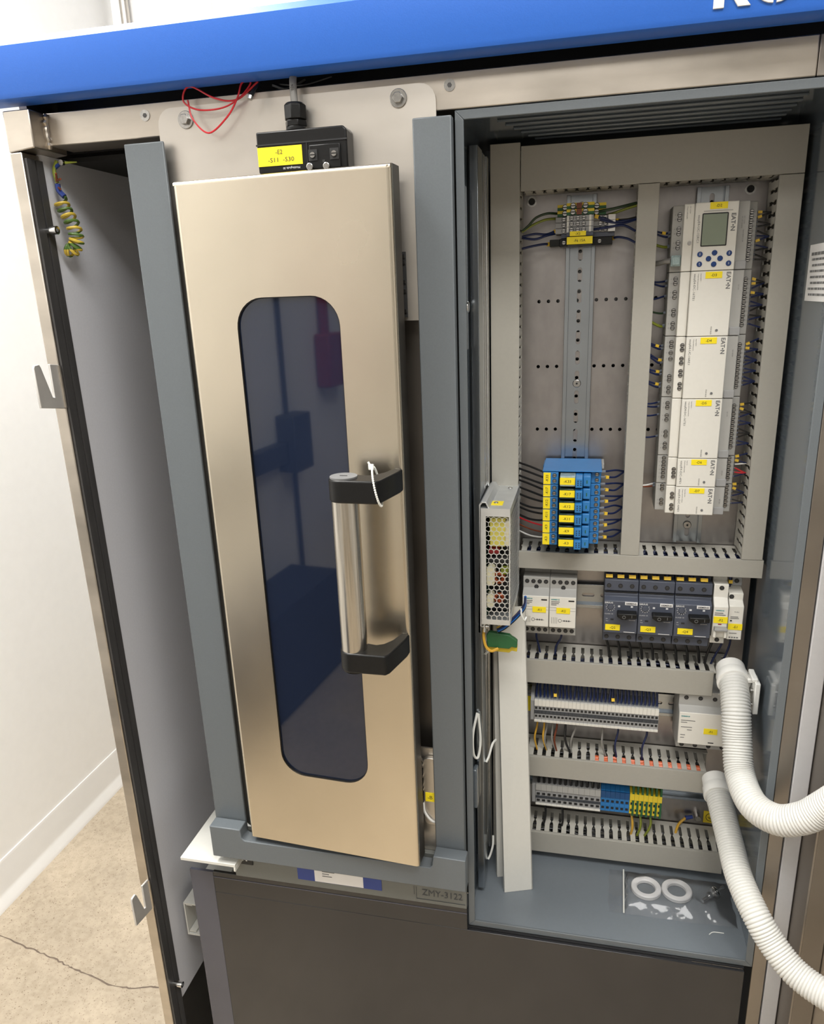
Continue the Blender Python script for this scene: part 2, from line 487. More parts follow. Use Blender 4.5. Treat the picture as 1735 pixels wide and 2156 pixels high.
# ------------------------------------------------------------------ room
FZ = -H
MB().box(-1.39, 2.1, -3.2, 2.28, FZ - 0.05, FZ).build('floor', 'concrete', kind='structure', base=False)
cp = [(-1.3241, 1.1492), (-1.2564, 1.1357), (-1.1937, 1.1248), (-1.135, 1.1123), (-1.0952, 1.102), (-1.0493, 1.0957), (-0.9836, 1.0801), (-0.9331, 1.0815), (-0.8776, 1.0946), (-0.80, 1.10)]
rc = random.Random(3)
sp = smooth_path([(x, y, 0) for x, y in cp], 6)
cl, cr_ = [], []
for i, p in enumerate(sp):
    j = V((rc.uniform(-1, 1), rc.uniform(-1, 1), 0)) * 0.0022
    wd = 0.0008 + rc.random() * 0.0014
    cl.append((p.x + j.x, p.y + j.y + wd, FZ + 0.0004)); cr_.append((p.x + j.x, p.y + j.y - wd, FZ + 0.0004))
b = MB(); n = len(sp)
b.add(cl + cr_, [(i, i + 1, n + i + 1, n + i) for i in range(n - 1)])
fl = bpy.data.objects['floor']
b.build('floor_crack', 'crack', fl, label='hairline crack in concrete')
MB().box(-1.45, -1.39, -3.2, 2.28, FZ, 1.30).build('wall_left', 'wall', kind='structure', base=False)
MB().box(-1.45, 2.16, 2.28, 2.34, FZ, 1.30).build('wall_back', 'wall', kind='structure', base=False)
MB().box(2.10, 2.16, -3.2, 2.28, FZ, 1.30).build('wall_right', 'wallgrey', kind='structure', base=False)
MB().box(-1.45, 2.16, -3.26, -3.2, FZ, 1.30).build('wall_front', 'wallgrey', kind='structure', base=False)
MB().box(-1.45, 2.16, -3.26, 2.34, 1.30, 1.36).build('ceiling', 'ceil', kind='structure', base=False)
prof = [(0, 0), (0.022, 0), (0.020, 0.010), (0.008, 0.024), (0.005, 0.034), (0.005, 0.108), (0.003, 0.114), (0, 0.114)]
MB().prism([(-1.39 + a, FZ + z) for a, z in prof], 'y', -3.19, 2.27).build('baseboard_left', 'bboard', kind='structure', base=False)
MB().prism([(2.28 - a, FZ + z) for a, z in prof], 'x', -1.36, 2.08).build('baseboard_back', 'bboard', kind='structure', base=False)
MB().box(-1.075, -1.0735, 2.2785, 2.281, FZ + .2, 1.3).build('trim_1', 'bboard', kind='structure', base=False)
MB().box(-0.885, -0.8835, 2.2785, 2.281, FZ + .2, 1.3).build('trim_2', 'bboard', kind='structure', base=False)
o = thing('wall_conduit', 'grey steel conduit pipe running up the white back wall', 'pipe', (-1.335, 2.255, 0.1))
MB().cyl((-1.335, 2.2575), 'z', 0.0125, 0.1, 1.29, 14).build('pipe', 'plate', o)
MB().cyl((-1.335, 2.2575), 'z', 0.0150, 0.40, 0.43, 14).build('pipe_coupling', 'screw', o)
# what the tinted glass reflects from the wall behind the photographer
o = thing('fire_alarm_box', 'red wall box under a red conduit, seen mirrored in the tinted glass', 'alarm', (-1.37, -1.45, -0.35))
MB().box(-1.389, -1.32, -1.55, -1.36, -0.36, -0.14).build('housing', 'redfire', o, bevel=0.01)
MB().cyl((-1.368, -1.42), 'z', 0.022, -0.14, 1.29, 12).build('conduit', 'redfire', o)
o = thing('wall_trunking', 'dark trunking with a junction box, seen mirrored in the tinted glass', 'trunking', (-1.38, -0.9, -0.6))
MB().box(-1.389, -1.34, -1.05, 0.2, -0.60, -0.52).build('trunking', 'trunk', o, bevel=0.004)
MB().box(-1.389, -1.31, -1.14, -1.00, -0.64, -0.42).build('junction_box', 'trunk', o, bevel=0.006)
MB().cyl((-1.378, -1.07), 'z', 0.009, -0.42, 1.29, 10).cyl((-1.378, -1.10), 'z', 0.009, -1.40, -0.64, 10).build('riser', 'trunk', o)
o = thing('reflection_block', 'dark blue block added by the wall for the dark band in the glass', 'block', (-1.25, -0.9, FZ))
MB().box(-1.387, -1.17, -1.02, -0.2, FZ + 0.02, -1.02).build('body', 'darknavy', o, bevel=0.006)  # stand-in block of unknown identity, added for a dark reflection
MB().box(-1.38, -1.18, -1.0, -0.22, FZ, FZ + 0.02).build('plinth', 'black', o)

# ------------------------------------------------------------------ machine frame
fr = thing('machine_frame', 'worn stainless steel tube frame around the open machine', 'machine', (-0.2, 1.0, FZ))
b = MB()
b.box(-0.6175, -0.6026, 0.775, 0.803, FZ + 0.02, 0.1607)
b.prism([(-0.6175, 0.1607), (-0.5855, 0.1637), (-0.5855, 0.2010), (-0.6175, 0.2010)], 'y', 0.775, 0.83)
b.build('left_post', 'frame', fr, bevel=0.0012)
MB().box(-0.6024, -0.5995, 0.7775, 0.79, FZ + 0.03, 0.155).box(-0.6030, -0.5990, 0.7925, 0.8025, FZ + 0.03, 0.155).build('door_seal', 'rubber', fr, label='dark rubber strip along the post edge')
b = MB().box(-0.585, 0.1835, 0.80, 0.84, 0.1685, 0.2012)
b.build('top_beam', 'frame', fr, bevel=0.0012)
wp = [(-0.584 + rc.uniform(-.0008, .0008), 0.7985 + rc.uniform(-.0006, .0006), 0.166 + 0.0028 * i) for i in range(13)]
MB().tube(wp, [0.0024 + 0.0007 * (i % 2) for i in range(13)], 8).build('weld_bead', 'frame', fr)
b = MB().box(0.2226, 0.2388, 0.80, 0.84, FZ + 0.02, 0.166).box(0.1838, 0.2388, 0.80, 0.84, 0.1685, 0.2012)
b.build('right_post', 'steel_shade', fr, bevel=0.001)
MB().box(-0.6175, -0.6080, 0.803, 1.36, FZ + 0.02, 0.266).build('outer_skin', 'steel_shade', fr)
MB().box(-0.60, 0.24, 0.846, 0.850, 0.169, 0.266).build('dark_gap_sheet', 'dark', fr)  # dark sheet added so the gap under the hood stays black
MB().box(-0.606, -0.43, 0.85, 1.36, 0.160, 0.165).build('bay_light_block', 'dark', fr)  # unseen dark lid added to stop light showing over the left bay
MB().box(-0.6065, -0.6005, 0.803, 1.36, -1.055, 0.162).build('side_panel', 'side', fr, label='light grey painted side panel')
MB().box(-0.62, 0.24, 1.36, 1.37, -1.30, 0.27).build('light_block_back', 'dark', fr)  # unseen back sheet, added to keep the machine interior dark
MB().box(-0.58, 0.24, 0.845, 1.355, 0.205, 0.212).build('light_block_roof', 'dark', fr)  # unseen roof sheet added to block light from above
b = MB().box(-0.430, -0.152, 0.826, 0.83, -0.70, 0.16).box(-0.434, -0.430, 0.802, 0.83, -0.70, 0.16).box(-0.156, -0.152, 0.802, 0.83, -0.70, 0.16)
b.build('chamber', 'steel_shade', fr, label='steel chamber behind the tall door, its shade painted in')
MB().box(-0.56, 0.24, 0.925, 1.36, FZ + 0.001, -1.30).build('base_plinth', 'grey', fr, bevel=0.003)
MB().box(-0.70, -0.62, 0.93, 1.36, -1.42, -1.30).build('base_rail', 'grey', fr, bevel=0.003)
b = MB().cyl((-0.672, 0.962), 'z', 0.007, -1.30, -1.292, 6).cyl((-0.672, 0.962), 'z', 0.004, -1.292, -1.28, 10)
b.build('base_bolt', 'screw', fr)
def hook(z, nm):
    ys = [(0.7755, z - 0.0535), (0.7345, z - 0.047), (0.7340, z - 0.003), (0.7355, z), (0.7435, z + 0.0005), (0.7455, z - 0.003), (0.7565, z - 0.0375), (0.7600, z - 0.0385), (0.7605, z - 0.0005), (0.7755, z - 0.0025)]
    b = MB().prism(ys, 'x', -0.6056, -0.6026)
    h = b.build('latch_hook', 'hook', fr, label='flat steel hook with a slot', bevel=0.0006)
    MB().tube([(-0.6020, 0.7745, z - 0.0035), (-0.6020, 0.7745, z - 0.052)], 0.0018, 8).build('weld_bead', 'frame', h)
hook(-0.0608, 'a'); hook(-0.7965, 'b')
for z in (0.0826, -1.010):
    b = MB().cyl((0.790, z), 'x', 0.0032, -0.6026, -0.587, 12).cyl((0.790, z), 'x', 0.0046, -0.593, -0.5855, 14)
    st = b.build('stud_bolt', 'chrome', fr)
    MB().cyl((0.790, z), 'x', 0.002, -0.5856, -0.5852, 6).build('hex_socket', 'gink', st)
def csk(x, z, y, parent, r=0.0062):
    b = MB(); b.cyl((x, z), 'y', r, y - 0.0007, y + 0.001, 20)
    s = b.build('countersunk_screw', 'screw', parent)
    MB().cyl((x, z), 'y', r * 0.42, y - 0.0011, y - 0.0005, 6).build('hex_socket', 'gink', s)
csk(-0.4650, 0.1895, 0.80, fr, 0.0055); csk(-0.1398, 0.1897, 0.80, fr, 0.0055)

# blue hood above everything
hd = thing('blue_hood', 'blue painted sheet metal hood across the top of the machine', 'hood', (-0.2, 0.78, 0.205))
pr = [(0.765, 0.2135), (0.7665, 0.2095), (0.770, 0.2078), (0.792, 0.2078), (0.792, 0.2092), (0.772, 0.2092), (0.7665, 0.2145), (0.7665, 0.256), (0.772, 0.2625),
      (0.80, 0.268), (1.36, 0.268), (1.36, 0.2695), (0.80, 0.2695), (0.7705, 0.2640), (0.765, 0.257)]
MB().prism(pr, 'x', -0.66, 0.34).build('hood_panel', 'blue', hd)
b = MB()
lz, ly = 0.2177, 0.7650
b.box(0.0901, 0.0985, ly - 0.0018, ly, lz, lz + 0.036)
b.prism([(0.1095, lz), (0.1193, lz), (0.1035, lz + 0.020), (0.0985, lz + 0.0165)], 'y', ly - 0.0018, ly)
b.prism([(0.0985, lz + 0.0185), (0.1035, lz + 0.020), (0.1175, lz + 0.036), (0.1080, lz + 0.036)], 'y', ly - 0.0018, ly)
def half_ring(x, sg):
    R, q = 0.0185, 0.0095
    o_ = [(x + sg * R * 0.90 * math.sin(t), lz + 0.0183 - R * math.cos(t)) for t in [math.pi * i / 14 for i in range(15)]]
    i_ = [(x + sg * q * 0.7 * math.sin(t), lz + 0.0183 - q * math.cos(t)) for t in [math.pi * i / 14 for i in range(14, -1, -1)]]
    return o_ + i_
b.prism(half_ring(0.1365, -1), 'y', ly - 0.0018, ly)
b.prism(half_ring(0.1390, 1), 'y', ly - 0.0018, ly)
b.build('raised_lettering', 'white', hd, label='white raised letters at the right end', bevel=0.0003)

# stainless mounting plate with two bolts
pl = thing('mounting_plate', 'bare stainless plate with rounded corners bolted behind the tall door', 'plate', (-0.30, 0.7985, -0.70))
po = rrect(-0.4495, -0.1530, -0.70, 0.1935, 0.016)
MB().plate(po, [rrect(-0.4240, -0.1595, -0.545, -0.026, 0.006, 3)], 'y', 0.797, 0.7995).build('sheet', 'plate', pl)
for x, z in ((-0.4172, 0.1810), (-0.1898, 0.1820)):
    b = MB().cyl((x, z), 'y', 0.0085, 0.7955, 0.797, 20).cyl((x, z), 'y', 0.0052, 0.7915, 0.7955, 6)
    b.build('hex_bolt', 'screw', pl, bevel=0.0004)
MB().box(-0.1925, -0.1880, 0.794, 0.797, -0.0225, 0.042).build('latch_slot', 'ink', pl)
for z in (0.036, 0.030, 0.011, 0.002, -0.018):
    MB().box(-0.1932, -0.1885, 0.7925, 0.7945, z, z + 0.0035).build('latch_tooth', 'screw', pl)

# grey door surround: two uprights and the U-shaped cross member
su = thing('door_surround', 'grey painted uprights and notched cross member around the tall door', 'frame', (-0.31, 0.78, -0.73))
MB().box(-0.4857, -0.4400, 0.785, 0.7885, -0.70, 0.1612).box(-0.4857, -0.468, 0.7885, 0.7968, -0.70, 0.1612).build('left_upright', 'grey', su, bevel=0.0012)
MB().box(-0.1745, -0.1362, 0.785, 0.7968, -0.70, 0.1614).build('right_upright', 'grey', su, bevel=0.0012)
cr = [(-0.4845, -0.7285), (-0.1322, -0.7312), (-0.1322, -0.6823), (-0.1737, -0.6812), (-0.1752, -0.6955), (-0.1785, -0.6998), (-0.4340, -0.6968), (-0.4385, -0.6935), (-0.4395, -0.6800), (-0.4845, -0.6795)]
MB().prism(cr, 'y', 0.764, 0.7835).build('cross_member', 'grey', su, bevel=0.0012)

# ------------------------------------------------------------------ tall stainless door with tinted window
ang = math.atan2(-0.015, 0.236)
DX, DY = -0.4246, 0.765
DW, DZ0, DZ1 = 0.2365, -0.6880, 0.1193
dr = thing('oven_door', 'tall brushed stainless door with a tinted window, standing slightly ajar', 'door', (DX, DY, 0), local=True, rotz=ang)
WL = (0.0585, 0.1755, -0.5785, 0.0026)
outer = rrect(0, DW, DZ0, DZ1, 0.0035, 3)
win = rrect(WL[0], WL[1], WL[2], WL[3], 0.031, 8)
TH = 0.026
F = 0.0045
outer = rrect(F, DW - F, DZ0 + 0.0005, DZ1 - F, 0.0006, 2)
MB().plate(outer, [win], 'y', 0.0, 0.003).build('door_panel', 'door', dr)
b = MB()
arc = [math.radians(a) for a in (-90, -72, -54, -36, -18, 0)]
b.prism([(DW - F + F * math.cos(a), F + F * math.sin(a)) for a in arc] + [(DW - F, F)], 'z', DZ0 + 0.0005, DZ1 - 0.002)
b.prism([(F - F * math.cos(a), F + F * math.sin(a)) for a in arc] + [(F, F)], 'z', DZ0 + 0.0005, DZ1 - 0.002)
b.prism([(F + F * math.sin(a), DZ1 - F + F * math.cos(a)) for a in arc] + [(F, DZ1 - F)], 'x', 0.001, DW - 0.001)
b.build('rounded_edge', 'door', dr)
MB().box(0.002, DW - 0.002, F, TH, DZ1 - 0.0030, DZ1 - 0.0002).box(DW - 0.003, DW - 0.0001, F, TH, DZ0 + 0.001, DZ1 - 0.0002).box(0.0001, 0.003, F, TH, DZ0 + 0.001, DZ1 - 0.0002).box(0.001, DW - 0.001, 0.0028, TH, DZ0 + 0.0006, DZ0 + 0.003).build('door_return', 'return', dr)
MB().box(0.0035, DW - 0.0035, 0.014, TH - 0.002, DZ0 + 0.004, DZ1 - 0.004).build('door_back', 'dark', dr)
MB().prism(rrect(WL[0] - .004, WL[1] + .004, WL[2] - .004, WL[3] + .004, 0.033, 8), 'y', 0.0032, 0.0095).build('window_pane', 'glass', dr, label='dark blue tinted glass window')
ri = rrect(WL[0] + .0009, WL[1] - .0009, WL[2] + .0009, WL[3] - .0009, 0.030, 8)
MB().plate(win, [ri], 'y', 0.0009, 0.0032).build('window_seal', 'black', dr)
# handle
hx, hy = 0.1872, -0.0455
def arm(z0, z1):
    # outline in local x,y: foot near the door edge, oblique arm, straight arm to a round end
    pts = [(0.2262, 0.0), (0.2362, 0.0), (0.2364, -0.012), (0.2295, -0.0535), (0.2262, -0.0592)]
    R = 0.0157
    for i in range(13):
        t = math.radians(-82 - 196 * i / 12)
        pts.append((hx + R * math.cos(t), hy + R * math.sin(t)))
    pts += [(0.2080, -0.0330), (0.2150, -0.0290), (0.2215, -0.0180)]
    return MB().prism(pts, 'z', z0, z1)
hn = arm(-0.1985, -0.1748).build('handle_bracket', 'black', dr, label='black upper handle bracket', bevel=0.0018, seg=3)
b = MB().cyl((hx, hy), 'z', 0.0142, -0.1750, -0.1732, 28)
b.build('end_cap', 'gink', hn)
MB().box(hx - 0.004, hx + 0.004, hy - 0.0006, hy + 0.0006, -0.1733, -0.1728).build('cap_slot', 'ink', hn)
h2 = arm(-0.3890, -0.3660).build('handle_bracket', 'black', dr, label='black lower handle bracket', bevel=0.0018, seg=3)
MB().cyl((hx, hy), 'z', 0.0138, -0.3912, -0.3888, 28).build('end_cap', 'black', h2)
MB().cyl((hx, hy), 'z', 0.0143, -0.3665, -0.1980, 40).build('handle_tube', 'tube', dr, label='brushed steel grip tube')
CA, SA = math.cos(ang), math.sin(ang)
def D(x, y, z): return (DX + x * CA - y * SA, DY + x * SA + y * CA, z)
# beaded tie round the upper bracket
bp = []
for i in range(50):
    t = math.radians(95 + 330 * i / 49)
    bp.append(D(0.2225 - 0.0040 * math.sin(t) - 0.0050 * math.cos(t), -0.0440 + 0.0205 * math.cos(t), -0.1835 + 0.0195 * math.sin(t)))
bt = thing('beaded_tie', 'white beaded plastic tie looped round the upper door handle bracket', 'tie', bp[0])
b = MB()
for i, p in enumerate(bp):
    q = V(p)
    b.tube([q + V((0, 0, -0.0012)), q + V((0, 0, -0.0005)), q + V((0, 0, 0.0005)), q + V((0, 0, 0.0012))], [0.0005, 0.0012, 0.0012, 0.0005], 6)
b.tube(bp, 0.0006, 5)
b.build('beads', 'tiewhite', bt, smooth=True)
q = V(bp[-1]) * 0.5 + V(bp[0]) * 0.5 + V((-0.0012, -0.003, 0.0015))
MB().box(q.x - .0028, q.x + .0028, q.y - .0015, q.y + .0015, q.z - .0035, q.z + .0028).build('clasp', 'tiewhite', bt, bevel=0.001)
MB().tube([q, q + V((-0.0030, 0, 0.0050))], 0.0012, 6).build('tail', 'tiewhite', bt)

# black safety switch head with gland and cable
sb = thing('safety_switch', 'black plastic switch head with yellow -E2 label above the tall door', 'switch', (-0.279, 0.78, 0.11))
SY = 0.775
MB().prism([(-0.3320, 0.1215), (-0.2378, 0.1215), (-0.2378, 0.1556), (-0.2412, 0.1590), (-0.3320, 0.1590)], 'y', SY, 0.7968).build('housing', 'black', sb, bevel=0.0014)
MB().box(-0.3324, -0.2374, SY - 0.0008, SY, 0.1462, 0.1477).box(-0.2795, -0.2788, SY - 0.0008, SY, 0.1215, 0.1462).build('housing_seam', 'dark', sb)
MB().box(-0.2765, -0.2445, SY - 0.0018, SY, 0.1218, 0.1435).build('cover', 'black', sb, bevel=0.0008)
for x in (-0.2727, -0.2505):
    MB().box(x - 0.0046, x + 0.0046, SY - 0.0026, SY - 0.0014, 0.1292, 0.1392).build('screw_recess', 'ink', sb)
    instance('cover_screw', SCRB, (x, SY - 0.0030, 0.1342), sb)
for x, z in ((-0.2762, 0.1240), (-0.2590, 0.1236)):
    MB().cyl((x, z), 'y', 0.0036, SY - 0.005, SY - 0.001, 12).build('face_bolt', 'screw', sb, bevel=0.0008)
MB().box(-0.2630, -0.2604, SY - 0.0027, SY - 0.0017, 0.1268, 0.1295).build('key_slot', 'ink', sb)
l = MB().box(-0.3313, -0.2844, SY - 0.0007, SY, 0.1276, 0.1448).build('label', 'yellow', sb)
MB().text('-E2', 0.0042, (-0.3085, SY - 0.0010, 0.1400)).text('-S11  -S30', 0.0042, (-0.3068, SY - 0.0010, 0.1330), fit=0.0275).build('lettering', 'ink', l, smooth=False, recalc=False)
MB().text('M\u00f6ddinghofe 30', 0.0020, (-0.2965, SY - 0.0005, 0.1247), (-1, 0, 0), (0, 0, -1)).build('printed_text', 'wink', sb, smooth=False, recalc=False)
gx, gy = -0.2924, 0.7855
b = MB().cyl((gx, gy), 'z', 0.0104, 0.159, 0.1625, 24).cyl((gx, gy), 'z', 0.0112, 0.1625, 0.1680, 6)
b.cyl((gx, gy), 'z', 0.0114, 0.1690, 0.1815, 8).cyl((gx, gy), 'z', 0.0110, 0.1815, 0.1840, 20, 0.0085)
b.build('cable_gland', 'black', sb, bevel=0.0006)
c = MB().tube(smooth_path([(gx, gy, 0.183), (gx - 0.0003, gy, 0.193), (gx - 0.0012, gy + 0.004, 0.207), (gx - 0.002, gy + 0.02, 0.225)], 5), 0.0036, 12).build('cable', 'wgrey', sb, label='grey cable printed W026')
MB().text('W026', 0.0028, (gx - 0.0004, gy - 0.0034, 0.1950), (0, 0, 1), (-1, 0, 0)).build('lettering', 'ink', c, smooth=False, recalc=False)

wire('red_wire', 'thin red wire hanging in a loose loop below the blue hood',
     [(-0.333, 0.795, 0.2085), (-0.3546, 0.789, 0.1930), (-0.3777, 0.788, 0.1958), (-0.4040, 0.787, 0.2085), (-0.4121, 0.786, 0.1960), (-0.3973, 0.787, 0.1869), (-0.3709, 0.788, 0.1867), (-0.3518, 0.79, 0.1949),
      (-0.3400, 0.793, 0.2075), (-0.3480, 0.79, 0.2075), (-0.3531, 0.787, 0.1940), (-0.3653, 0.786, 0.1780), (-0.3870, 0.785, 0.1645), (-0.4037, 0.786, 0.1788), (-0.4076, 0.787, 0.1964)], 0.0009, 'wred', seg=8)
o = thing('plug_lead', 'small black lead with a metal tip dangling under the hood', 'lead', (-0.333, 0.78, 0.19))
MB().tube([(-0.3290, 0.79, 0.206), (-0.3315, 0.782, 0.199), (-0.3345, 0.777, 0.192)], [0.0012, 0.0016, 0.0026], 8).build('sleeve', 'black', o)
MB().tube([(-0.3345, 0.777, 0.192), (-0.3352, 0.776, 0.189)], 0.0026, 8).build('tip', 'screw', o)
for i, (x0, x1) in enumerate(((-0.325, -0.29), (-0.318, -0.262))):
    wire('black_cable', ('thin' if i else 'thick') + ' black cable tucked up under the blue hood', [(x0, 0.815, 0.209), ((x0 + x1) / 2, 0.81, 0.203 + .002 * i), (x1, 0.815, 0.211)], 0.002 - 0.0008 * i, 'wblack')

# sensor beside the bottom of the door
o = thing('door_sensor', 'small steel sensor housing marked -B beside the lower door edge', 'sensor', (-0.176, 0.79, -0.64))
MB().prism(rrect(-0.1895, -0.166, -0.655, -0.555, 0.008), 'y', 0.7900, 0.7965).build('housing', 'plate', o, bevel=0.001)
tag(o, -0.1868, -0.1746, -0.6188, -0.6058, 0.7898, '-B', 0.0055)
for z in (-0.560, -0.567, -0.582, -0.595, -0.602):
    MB().box(-0.1935, -0.1885, 0.786, 0.790, z, z + 0.0035).build('contact', 'screw', o)
wire('white_cable', 'short white cable curving behind the lower door edge', [(-0.190, 0.789, -0.620), (-0.188, 0.788, -0.634), (-0.180, 0.788, -0.646), (-0.171, 0.792, -0.652)], 0.0018, 'wwhite')
wire('black_cable', 'thin black cable beside the lower door edge and sensor', [(-0.1905, 0.789, -0.57), (-0.192, 0.787, -0.60), (-0.1895, 0.789, -0.622)], 0.0014, 'wblack')

# fascia, lower panel, shelf and tube end
fa = thing('lower_fascia', 'grey fascia strip below the door with a taped paper label', 'panel', (-0.30, 0.79, -0.785))
MB().box(-0.4690, -0.1362, 0.790, 0.797, -0.7825, -0.70).build('sheet', 'fascia', fa, bevel=0.0006)
t = MB().box(-0.3736, -0.2525, 0.7893, 0.7899, -0.7720, -0.7528).build('tape', 'tape', fa, label='blue tape under the label')
p = MB().box(-0.3483, -0.2783, 0.7888, 0.7893, -0.7712, -0.7520).build('paper_label', 'paper', fa)
b = MB()
for z, w_ in ((-0.7525, 0.018), (-0.7562, 0.010), (-0.7600, 0.014)):
    b.box(-0.337, -0.337 + w_, 0.7886, 0.7889, z - 0.0012, z)
b.build('printed_lines', 'gink', p)
b = MB().text('ZMY-3122', 0.0105, (-0.1690, 0.7895, -0.7640), fit=0.055)
b.build('embossed_text', 'trunk', fa, smooth=False, recalc=False)
b = MB()
for bx in ((-0.2045, -0.138, -0.7763, -0.7760), (-0.2045, -0.2042, -0.7763, -0.7565), (-0.2075, -0.2072, -0.770, -0.7565)):
    b.box(bx[0], bx[1], 0.7894, 0.7901, bx[2], bx[3])
b.build('embossed_outline', 'trunk', fa)
p = MB().box(-0.4675, -0.4400, 0.7885, 0.79, -0.7590, -0.7500).build('dark_tag', 'ink', fa)
b = MB()
for x in (-0.4620, -0.4560, -0.4500):
    b.box(x, x + 0.0022, 0.7881, 0.7886, -0.7530, -0.7505)
b.build('tag_mark', 'wink', p)
lp = thing('glossy_screen', 'dark glossy sheet below the door and the enclosure', 'panel', (-0.17, 0.792, FZ))
MB().box(-0.5070, 0.2125, 0.7920, 0.7965, -1.385, -0.8195).build('sheet', 'darkpanel', lp, bevel=0.0006)
MB().box(-0.5070, -0.1362, 0.7920, 0.7965, -0.8195, -0.7835).build('top_lip', 'darkpanel', lp, bevel=0.0006)
MB().box(-0.1362, 0.2125, 0.7965, 0.84, -0.8195, -0.8180).build('slit_filler', 'dark', lp)  # dark filler added to close a bright slit below the enclosure
MB().box(-0.5070, -0.1362, 0.7914, 0.792, -0.7930, -0.7916).build('lip_edge', 'film', lp)
MB().box(-0.5435, -0.5072, 0.7922, 0.7965, -1.385, -0.7850).build('film_edge', 'film', lp, label='blue grey film covered edge')
b = MB().box(-0.537, -0.4540, 0.765, 0.90, -0.7450, -0.740).box(-0.4570, -0.4540, 0.765, 0.7895, -0.7520, -0.7450)
sh = thing('shelf_bracket', 'pale grey flat bracket sticking out left of the cross member', 'bracket', (-0.50, 0.83, -0.75))
b.build('bracket_plate', 'strip', sh, bevel=0.0006)
MB().cyl((-0.468, 0.835), 'z', 0.003, -0.740, -0.737, 8).build('rivet', 'screw', sh)
tu = thing('white_trunking', 'open white square trunking end behind the dark lower panel', 'trunking', (-0.57, 0.9, -0.95))
b = MB().box(-0.590, -0.545, 0.83, 1.2, -0.952, -0.9495).box(-0.590, -0.545, 0.83, 1.2, -0.8925, -0.890).box(-0.590, -0.588, 0.83, 1.2, -0.9495, -0.8925)
b.build('channel', 'strip', tu)
MB().box(-0.5875, -0.5765, 0.832, 1.2, -0.8965, -0.8945).box(-0.5875, -0.5765, 0.832, 1.2, -0.9475, -0.9455).build('inner_lip', 'strip', tu)

# coiled earth cable in the left bay
path = smooth_path([(-0.5925, 0.8125, 0.1170), (-0.5880, 0.8125, 0.1050), (-0.5825, 0.8125, 0.0936), (-0.5790, 0.8125, 0.0809), (-0.5800, 0.8125, 0.0700), (-0.5860, 0.8125, 0.0630), (-0.5915, 0.8125, 0.0640)], 20)
coil = []
L = 0.0
for i in range(len(path) - 1):
    d = (path[i + 1] - path[i]); L += d.length
    t = d.normalized(); n1 = V((0, 1, 0)); n2 = t.cross(n1)
    for k in range(3):
        s_ = (i + k / 3.0)
        a = s_ * 2 * math.pi * 11 / (len(path) - 1)
        rr = 0.0070
        coil.append(path[i] + d * (k / 3.0) + rr * (math.cos(a) * n2 + math.sin(a) * n1))
ec = thing('coiled_earth_cable', 'coiled green and yellow earth cable hanging in the dark left bay', 'cable', (-0.585, 0.812, 0.06))
MB().tube(coil, 0.0016, 6).build('coil', 'earth', ec)
MB().tube(smooth_path([coil[0], (-0.592, 0.813, 0.126), (-0.5925, 0.813, 0.133)], 5), 0.0030, 8).build('heat_shrink', 'tape', ec)
MB().tube(smooth_path([(-0.5925, 0.813, 0.134), (-0.594, 0.813, 0.147), (-0.590, 0.815, 0.157)], 5), 0.002, 6).build('tail', 'wgy', ec)
b = MB()
for a, c_ in (((-0.594, 0.813, 0.136), (-0.584, 0.808, 0.137)), ((-0.593, 0.813, 0.134), (-0.588, 0.807, 0.143)), ((-0.593, 0.813, 0.130), (-0.587, 0.809, 0.127))):
    b.tube([a, c_], 0.0013, 5)
b.build('fixing_clip', 'wbrown', ec)
o = thing('earth_lug', 'blue crimp lug with a screw under the top beam of the left bay', 'terminal', (-0.585, 0.835, 0.15))
MB().tube([(-0.594, 0.815, 0.1500), (-0.586, 0.813, 0.1528)], [0.0025, 0.0018], 8).build('crimp', 'tape', o)
MB().cyl((-0.582, 0.1540), 'y', 0.003, 0.810, 0.814, 12).build('ring', 'screw', o)
MB().tube([(-0.579, 0.814, 0.1540), (-0.567, 0.818, 0.1545)], [0.0015, 0.0006], 6).build('tip', 'wgy', o)

# ------------------------------------------------------------------ open cabinet door at the right edge
cd = thing('cabinet_door', 'open stainless cabinet door with a pale seal at the right edge', 'door', (0.33, 0.6, FZ))
MB().box(0.2398, 0.2572, 0.798, 0.835, -1.36, 0.205).build('seal_strip', 'seal', cd, label='pale grey door seal', bevel=0.001)
def wall_strip(pts, t):
    n = len(pts); back = [(x + 0.0, y + t) for x, y in pts]
    return pts + back[::-1]
MB().prism([(0.2576, 0.803), (0.2620, 0.768), (0.2640, 0.768), (0.2596, 0.803)], 'z', -1.36, 0.205).build('edge_fold', 'steel_shade', cd)
MB().prism([(0.2642, 0.768), (0.2895, 0.776), (0.2895, 0.778), (0.2642, 0.770)], 'z', -1.36, 0.205).build('inner_flange', 'steel_shade', cd)
MB().prism([(0.2900, 0.7785), (0.2925, 0.774), (0.62, 0.56), (0.622, 0.563), (0.2945, 0.777), (0.2915, 0.7795)], 'z', -1.36, 0.205).build('door_sheet', 'steel_shade', cd)

